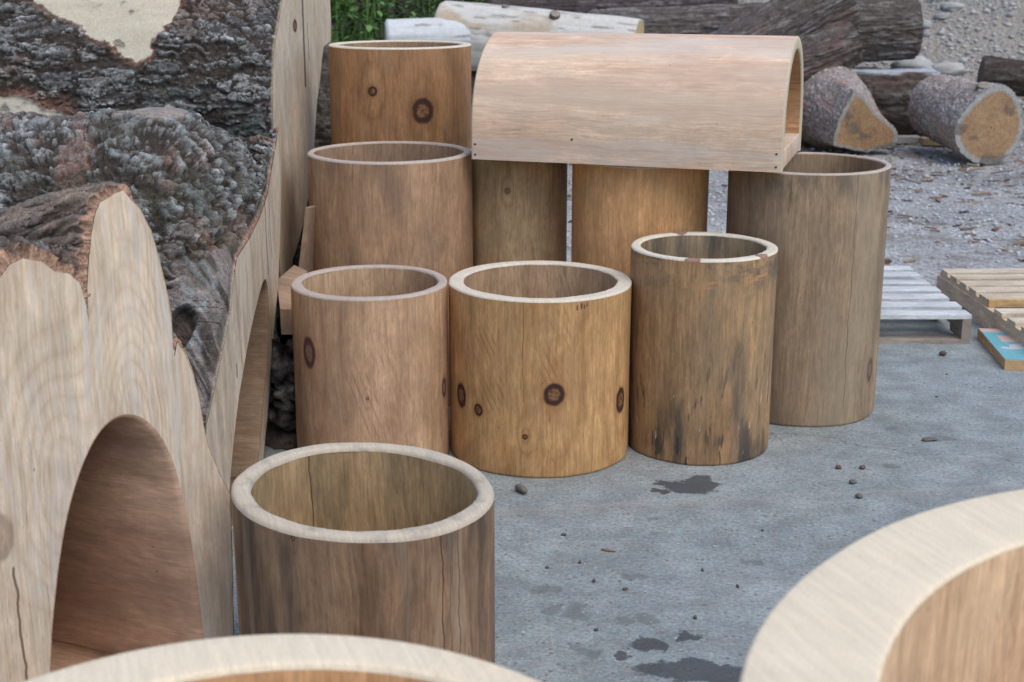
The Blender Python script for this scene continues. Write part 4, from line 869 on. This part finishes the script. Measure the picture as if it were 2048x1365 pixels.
wPt = wood('wood_tan_plank', (.42, .32, .20), (.38, .28, .17), (.26, .17, .1), 192, [], 6, .3)
for (nm, lb, x, y, rz, L_, mt) in (('plank', 'bluish grey plank on the gravel below the split log', 3.50, 12.55, .05, .42, wP), ('plank', 'tan plank on the gravel beside the bluish grey one', 3.86, 12.42, -.1, .34, wPt)):
    root = thing(nm, lb, 'plank', (x, y, .0), rz); m = M(); m.box((0, 0, .045), (L_, .14, .06), bev=.004); m.build('board', mt, root, smooth=False)

# ------------------------------------------------------------------ pallets and painted board
def mk_pallet(label, X, Y, rz, LX, LY, nb, bw, mat, mats2, notch=True, H=.125, bottom=True, nmax=99):
    root = thing('pallet', label, 'pallet', (X, Y, 0), rz, None)
    tb = .020; sh = H - tb * (2 if bottom else 1); z0 = tb if bottom else 0
    for i, xx in enumerate((.02, LX / 2, LX - .02)):
        m = M()
        # stringer in profile along Y with two notches in its lower edge
        pr = [(0, 0)]
        if notch:
            for a0, a1 in ((.16, .36), (.62, .82)):
                pr += [(a0 * LY, 0), (a0 * LY + .012, .032), (a1 * LY - .012, .032), (a1 * LY, 0)]
        pr += [(LY, 0), (LY, sh), (0, sh)]; pr = np.array(pr); n = len(pr)
        V = np.concatenate([np.c_[np.full(n, xx - .019), pr[:, 0], pr[:, 1] + z0], np.c_[np.full(n, xx + .019), pr[:, 0], pr[:, 1] + z0]])
        F = [list(range(n))[::-1], list(range(n, 2 * n))] + [[j, (j + 1) % n, n + (j + 1) % n, n + j] for j in range(n)]
        m.add(V, F, np.stack([V[:, 2] + V[:, 0] + i, V[:, 1]], -1)); m.build('stringer', mats2, root, smooth=False)
    rs = random.Random(int(abs(X * 100)) + 3)
    gap = (LY - nb * bw) / (nb - 1)
    for i in range(min(nb, nmax)):
        m = M(); m.box((LX / 2 + rs.uniform(-.004, .004) * (rz == 0), bw / 2 + i * (bw + gap), H - tb / 2 + rs.uniform(-.001, .0015)), (LX + rs.uniform(-.004, .006) * (rz == 0), bw, tb), bev=.002, rot=Matrix.Rotation(rs.uniform(-.006, .006), 3, 'Z')); m.build('deck_board', mat, root, smooth=False)
    if bottom:
        for yy in (.05, LY / 2, LY - .05):
            m = M(); m.box((LX / 2, yy, tb / 2 - .0005), (LX, .10, tb), bev=.002); m.build('bottom_board', mats2, root, smooth=False)
    return root
wPG = wood('wood_pallet_grey', (.47, .53, .59), (.52, .57, .62), (.33, .36, .39), 193, [], 6, .25, [((.22, .22, .22), 12., 1., .56, .7, .5, None, 0)], streak=.2)
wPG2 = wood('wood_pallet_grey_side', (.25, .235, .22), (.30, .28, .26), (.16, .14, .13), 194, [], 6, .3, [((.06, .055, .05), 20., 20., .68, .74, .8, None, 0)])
wPY = wood('wood_pallet_tan', (.50, .46, .38), (.55, .50, .41), (.38, .30, .2), 195, [], 6, .25)
wPY2 = wood('wood_pallet_tan_side', (.62, .53, .43), (.58, .48, .38), (.42, .32, .22), 196, [], 6, .25)
mk_pallet('weathered blue grey pallet behind the tall weathered tube', .97, 5.76, R_(0), 1.02, 1.0, 7, .094, wPG, wPG2, H=.13)
mk_pallet('long tan pallet at the right edge with notched side rails, lowest of the tan stack', 2.155, 5.36, R_(1.5), 1.0, 1.34, 9, .095, wPY, wPY2, H=.118, bottom=False, nmax=4)
root = thing('pallet_deck', 'short slatted tan deck with orange front batten, on the back of the long tan pallet', 'pallet deck', (2.1445, 6.03, .0982), R_(1.5))
for i in range(5):
    m = M(); m.box((.5, .06 + i * .132, .0285), (1.0, .092, .019), bev=.002); m.build('deck_board', wPY, root, smooth=False)
m = M(); m.box((.503, .000, .0185), (1.0, .026, .037), bev=.003); m.build('front_batten', wood('wood_fresh_batten', (.50, .36, .19), (.46, .32, .17), (.33, .2, .1), 197), root, smooth=False)
for xx in (.0205, .5, .98):
    m = M(); m.box((xx, .335, .0093), (.038, .64, .0186), uvax=1); m.build('side_rail', wPY2, root, smooth=False)
k = NT('painted_board', .6); q = k.sep(k.obj()); f = k.xyz(q[0], q[1], q[2])
tq = k.mix(k.noise(f, 14., 4.), (.13, .38, .41), (.20, .47, .50)); tq = k.mix(k.step(k.noise(f, 60., 3.), .6, .7, 0., .5), tq, (.5, .62, .62))
sh1 = k.step(k.n('TexVoronoi', {'distance': 'CHEBYCHEV'}, {'Vector': f, 'Scale': 5.5}).outputs['Distance'], .30, .28); tq = k.mix(k.mul(sh1, k.step(k.noise(f, 3., 2.), .42, .46)), tq, (.62, .44, .36))
sh2 = k.step(k.noise(f, 7., 2.), .64, .65); tq = k.mix(sh2, tq, (.60, .56, .55))
MAT_PAINT = k.done(tq, None, .55)
root = thing('painted_board', 'turquoise painted board with faded pink patches lying beside the grey pallet', 'board', (2.045, 5.43, 0), R_(-6))
m = M(); wPB = wood('wood_board_edge', (.46, .33, .19), (.42, .29, .16), (.26, .16, .08), 198)
m.box((.10, .18, .021), (.27, .50, .042), bev=.002, uvax=1); m.build('plank', wPB, root, smooth=False)
m = M(); m.box((.10, .18, .0435), (.266, .496, .0022), bev=0); m.build('painted_face', MAT_PAINT, root, smooth=False)

# ------------------------------------------------------------------ loose stuff
rng = np.random.default_rng(5)
def ico():
    bm = bmesh.new(); bmesh.ops.create_icosphere(bm, subdivisions=1, radius=1); bm.verts.index_update()
    V = np.array([v.co[:] for v in bm.verts]); F = np.array([[v.index for v in f.verts] for f in bm.faces]); bm.free(); return V, F
IV, IF = ico()
def stones(n, pos, size, cols, seed, flat=(.45, .8), jag=.22):
    r = np.random.default_rng(seed); m = M()
    k_ = len(IV); V = np.repeat(IV[None], n, 0) * (1 + jag * (r.random((n, k_, 1)) - .5) * 2)
    sc = np.stack([r.uniform(.75, 1.3, n), r.uniform(.75, 1.3, n), r.uniform(*flat, n)], -1) * size[:, None]
    V = V * sc[:, None]; a = r.uniform(0, 2 * PI, n); ca, sa = np.cos(a)[:, None], np.sin(a)[:, None]
    x = V[..., 0] * ca - V[..., 1] * sa; y = V[..., 0] * sa + V[..., 1] * ca; V = np.stack([x, y, V[..., 2]], -1) + pos[:, None]
    F = (IF[None] + (np.arange(n) * k_)[:, None, None]).reshape(-1, 3)
    m.add(V.reshape(-1, 3), F, None, np.repeat(cols, k_, 0)); return m
k = NT('stone', .9); p = k.obj(); MAT_STONE = k.done(k.val(k.tint(), k.step(k.noise(p, 90., 4., .6), .25, .75, .75, 1.22)), k.bump(k.noise(p, 160., 3.), .4, .003))
n = 5200; px = rng.uniform(-.5, 6.5, n); py = 7.0 + 6.4 * rng.random(n) ** 1.1
keep = rng.random(n) < sst(py + 1.5 * fbm(px * 1.5, py * 1.5, 7, 3), 7.6, 9.0) + .03; px, py = px[keep], py[keep]; n = len(px)
g = rng.uniform(.3, .62, (n, 1)); cols = g * np.array([[1, .99, .97]]) * (1 + .12 * (rng.random((n, 3)) - .5))
m = stones(n, np.stack([px, py, np.full(n, .003)], -1), rng.uniform(.006, .017, n), cols, 3); tag(m.build('loose_gravel', MAT_STONE), kind='stuff')
# gravel and pebbles on the bank
n = 4200; px = rng.uniform(1.5, 8.5, n); py = rng.uniform(13.2, 17.5, n); g = rng.uniform(.30, .54, (n, 1)); cols = g * np.array([[1, .95, .87]]) * (1 + .12 * (rng.random((n, 3)) - .5))
m = stones(n, np.stack([px, py, bank_z(px, py) + .004], -1), rng.uniform(.012, .034, n) * (1 + .6 * (rng.random(n) > .93)), cols, 4); tag(m.build('bank_pebbles', MAT_STONE), kind='stuff')
# bigger pale stones at the foot of the bank
def boulder(x, y, z, r, sq, label, grp, seed, col):
    th = np.linspace(0, 2 * PI, 25)[:-1]; ph = np.linspace(-PI / 2 + .01, PI / 2 - .01, 14); T_, P_ = np.meshgrid(th, ph)
    d = 1 + .35 * (fbm(np.cos(T_) * np.cos(P_) * 1.4 + seed * 3, np.sin(T_) * np.cos(P_) * 1.4 + np.sin(P_) * 2.1, seed, 3) - .5) * 2
    V = np.stack([r * d * np.cos(T_) * np.cos(P_) * sq[0], r * d * np.sin(T_) * np.cos(P_) * sq[1], r * d * np.sin(P_) * sq[2]], -1)
    c = np.broadcast_to(np.array(col) * (.85 + .3 * fbm(T_ * 2, P_ * 3, seed, 3))[..., None], V.shape)
    m = M(); m.grid(V, c=c, wrap=True); return tag(m.build('stone', MAT_STONE, loc=(x, y, z)), label, 'stone', grp)
rs = random.Random(8)
boulder(3.98, 13.85, .62, .15, (1.5, 1., .62), 'pale flat boulder at the right end of the log pile, left of its twin', None, 1, (.40, .395, .38))
boulder(4.32, 13.9, .57, .14, (1.5, 1., .5), 'pale flat boulder beside the right end of the log pile, lying further right', None, 2, (.41, .395, .36))
for i in range(46):
    if i < 24: x = rs.uniform(3.85, 4.5); y = rs.uniform(13.0, 14.4)
    else: x = rs.uniform(3.7, 6.2); y = rs.uniform(14.2, 17.)
    r = rs.uniform(.035, .085); gg = rs.uniform(.28, .46)
    boulder(x, y, float(bank_z(np.array(x), np.array(y))) + r * .25, r, (rs.uniform(1, 1.5), 1, rs.uniform(.55, .8)), 'pale grey stone half sunk in the gravel bank', 'pale stones on the gravel bank', 10 + i, (gg, gg * .97, gg * .91))
# bark and wood debris over the gravel
n = 2600; px = rng.uniform(-.3, 6.5, n); py = 6.9 + 6.4 * rng.random(n) ** 1.05
dens = sst(fbm(px * 1.3, py * 1.8, 17, 4), .42, .62) * sst(py, 6.9, 8.2) + .9 * sst(py, 10.3, 11.8) + .04
keep = rng.random(n) < dens; px, py = px[keep], py[keep]; n = len(px); m = M()
pal = np.array([(.085, .06, .05), (.14, .09, .065), (.22, .14, .09), (.34, .25, .16), (.30, .17, .11), (.06, .05, .047)])
for i in range(n):
    L_ = rng.uniform(.02, .09) * (1 + (rng.random() > .92)); a = rng.uniform(-.5, .5) if rng.random() < .6 else rng.uniform(0, PI); Rm = Matrix.Rotation(a, 3, 'Z') @ Matrix.Rotation(rng.uniform(-.25, .25), 3, 'Y') @ Matrix.Rotation(rng.uniform(-.3, .3), 3, 'X')
    m.box((px[i], py[i], rng.uniform(.004, .014)), (L_, rng.uniform(.008, .026), rng.uniform(.003, .008)), rot=Rm, col=pal[rng.integers(6)] * rng.uniform(.8, 1.2))
tag(m.build('bark_litter', MAT_STONE, smooth=False), kind='stuff')
# countable bits on the concrete
def chip(x, y, L_, W_, H_, rz, label, name, cat, seed, col, grp=None, taper=.35):
    th = np.linspace(0, 2 * PI, 15)[:-1]; sv = np.linspace(-1, 1, 12); T_, S_ = np.meshgrid(th, sv)
    e = (1 - np.abs(S_) ** 3) ** .5 * (1 - taper * (S_ + 1) / 2); d = e * (.75 + .6 * fbm(np.cos(T_) * 2 + seed, np.sin(T_) * 2 + S_ * 3, seed, 3))
    V = np.stack([S_ * L_ / 2, d * np.cos(T_) * W_ / 2, H_ / 2 + d * np.sin(T_) * H_ / 2], -1); V[..., 2] = np.maximum(V[..., 2], .0006)
    c = np.broadcast_to(np.array(col) * (.6 + .9 * fbm(T_ * 3, S_ * 6, seed, 3))[..., None], V.shape)
    m = M(); m.grid(V, c=c, wrap=True, flip=True); o = m.build(name, MAT_STONE, loc=(x, y, .0)); o.rotation_euler.z = rz; return tag(o, label, cat, grp)
chip(.030, 4.02, .062, .03, .026, -1.05, 'scaly brown bark lump on the concrete in front of the honey tube', 'bark_chip', 'bark chip', 1, (.16, .14, .11))
chip(.273, 3.578, .045, .012, .007, -.35, 'thin tan wood sliver on the bare middle of the concrete', 'wood_sliver', 'wood sliver', 2, (.24, .17, .12))
chip(1.45, 4.506, .06, .03, .012, .1, 'flat grey bark flake on the concrete in front of the tall weathered tube', 'bark_chip', 'bark chip', 3, (.13, .12, .11))
chip(1.82, 5.58, .035, .03, .02, .6, 'dark bark crumb on the concrete before the grey pallet', 'bark_chip', 'bark chip', 4, (.1, .07, .055))
for i, (x, y) in enumerate(((1.07, 4.232), (1.148, 4.232))):
    chip(x, y, .022, .018, .013, i * .9, 'round reddish brown pebble, one of a pair lying side by side', 'pebble', 'pebble', 5 + i, (.15, .10, .09), 'pair of reddish pebbles', .1)
for i, (x, y) in enumerate(((1.086, 4.10), (1.075, 3.979))):
    chip(x, y, .026, .02, .013, i * 1.3 + .4, 'small grey stone' + (' nearer the thick log ring' if i else ' just below the pair of reddish pebbles'), 'pebble', 'pebble', 8 + i, (.13, .13, .12), None, .1)
pts = [(.731, 3.72), (.599, 3.346), (.463, 3.165), (.15, 3.687), (.188, 3.498), (.097, 3.465), (.22, 3.38), (.52, 3.45), (.30, 3.33), (1.62, 5.0), (.21, 3.1), (1.75, 5.3)]
for i, (x, y) in enumerate(pts):
    chip(x, y, rs.uniform(.008, .018), rs.uniform(.006, .012), rs.uniform(.004, .009), rs.uniform(0, 3), 'tiny brown crumb of bark lying loose on the concrete', 'bark_crumb', 'bark chip', 20 + i, (.13, .09, .07), 'tiny bark crumbs on the concrete', .2)

# ------------------------------------------------------------------ weeds on the bank
k = NT('leaf', .6); c = k.tint(); MAT_LEAF = k.done(c); k.b.inputs['Transmission Weight'].default_value = 0
r = np.random.default_rng(9); m = M(); V = []; C = []; F4 = []; nv = 0
def addq(pts, col):
    global nv
    V.extend(pts); C.extend([col] * len(pts)); n2 = len(pts) // 2
    for i in range(n2 - 1): F4.append((nv + 2 * i, nv + 2 * i + 1, nv + 2 * i + 3, nv + 2 * i + 2))
    nv += len(pts)
for i in range(2600):                       # grass blades
    x = r.uniform(-3.6, 2.2); y = r.uniform(13.3, 16.2); 
    tall = 1.0 if x < -1.3 else .55
    if r.random() > tall: continue
    z = float(bank_z(np.array(x), np.array(y))); h = r.uniform(.25, .75) * (1.1 if x < -1.25 else .6); a = r.uniform(0, 2 * PI); b = r.uniform(.05, .45) * h; w_ = r.uniform(.006, .014); ww = np.array((math.cos(a + 1.57), math.sin(a + 1.57), 0)) * w_
    g = r.uniform(.6, 1.3); col = np.array((.085, .19, .035)) * g + np.array((.04, .03, .0)) * r.random(); pts = []
    for q in (0, .35, .7, 1.): 
        p = np.array((x + math.cos(a) * b * q * q, y + math.sin(a) * b * q * q, z + h * q * (1 - .15 * q))); pts += [p - ww * (1 - q * .9), p + ww * (1 - q * .9)]
    addq(pts, col)
for i in range(620):                        # leafy herbs
    x = r.uniform(-3.6, 2.4); y = r.uniform(13.3, 16.); z = float(bank_z(np.array(x), np.array(y))); H_ = r.uniform(.2, .65); lean = r.uniform(-.15, .15, 2); g0 = r.uniform(.55, 1.25)
    for j in range(int(r.integers(14, 34))):
        q = r.random(); a = r.uniform(0, 2 * PI); rad = r.uniform(.01, .13) * (1.1 - q * .5); p = np.array((x + lean[0] * q + rad * math.cos(a), y + lean[1] * q + rad * math.sin(a), z + H_ * q)); L_ = r.uniform(.04, .11); d = np.array((math.cos(a), math.sin(a), r.uniform(-.5, .6))); d /= np.linalg.norm(d); sd_ = np.cross(d, (0, 0, 1)); sd_ /= np.linalg.norm(sd_); W_ = L_ * r.uniform(.22, .42)
        col = np.array((.085, .165, .045)) * g0 * r.uniform(.7, 1.4) + np.array((.02, .02, .0)) * r.random()
        pts = []
        for qq, ww in ((0, .1), (.35, 1.), (.75, .7), (1., .05)): pts += [p + d * L_ * qq - sd_ * W_ * ww + np.array((0, 0, -.3 * L_ * qq * qq)), p + d * L_ * qq + sd_ * W_ * ww + np.array((0, 0, -.3 * L_ * qq * qq))]
        addq(pts, col)
m.add(np.array(V), np.array(F4), None, np.array(C)); tag(m.build('weeds', MAT_LEAF), kind='stuff')
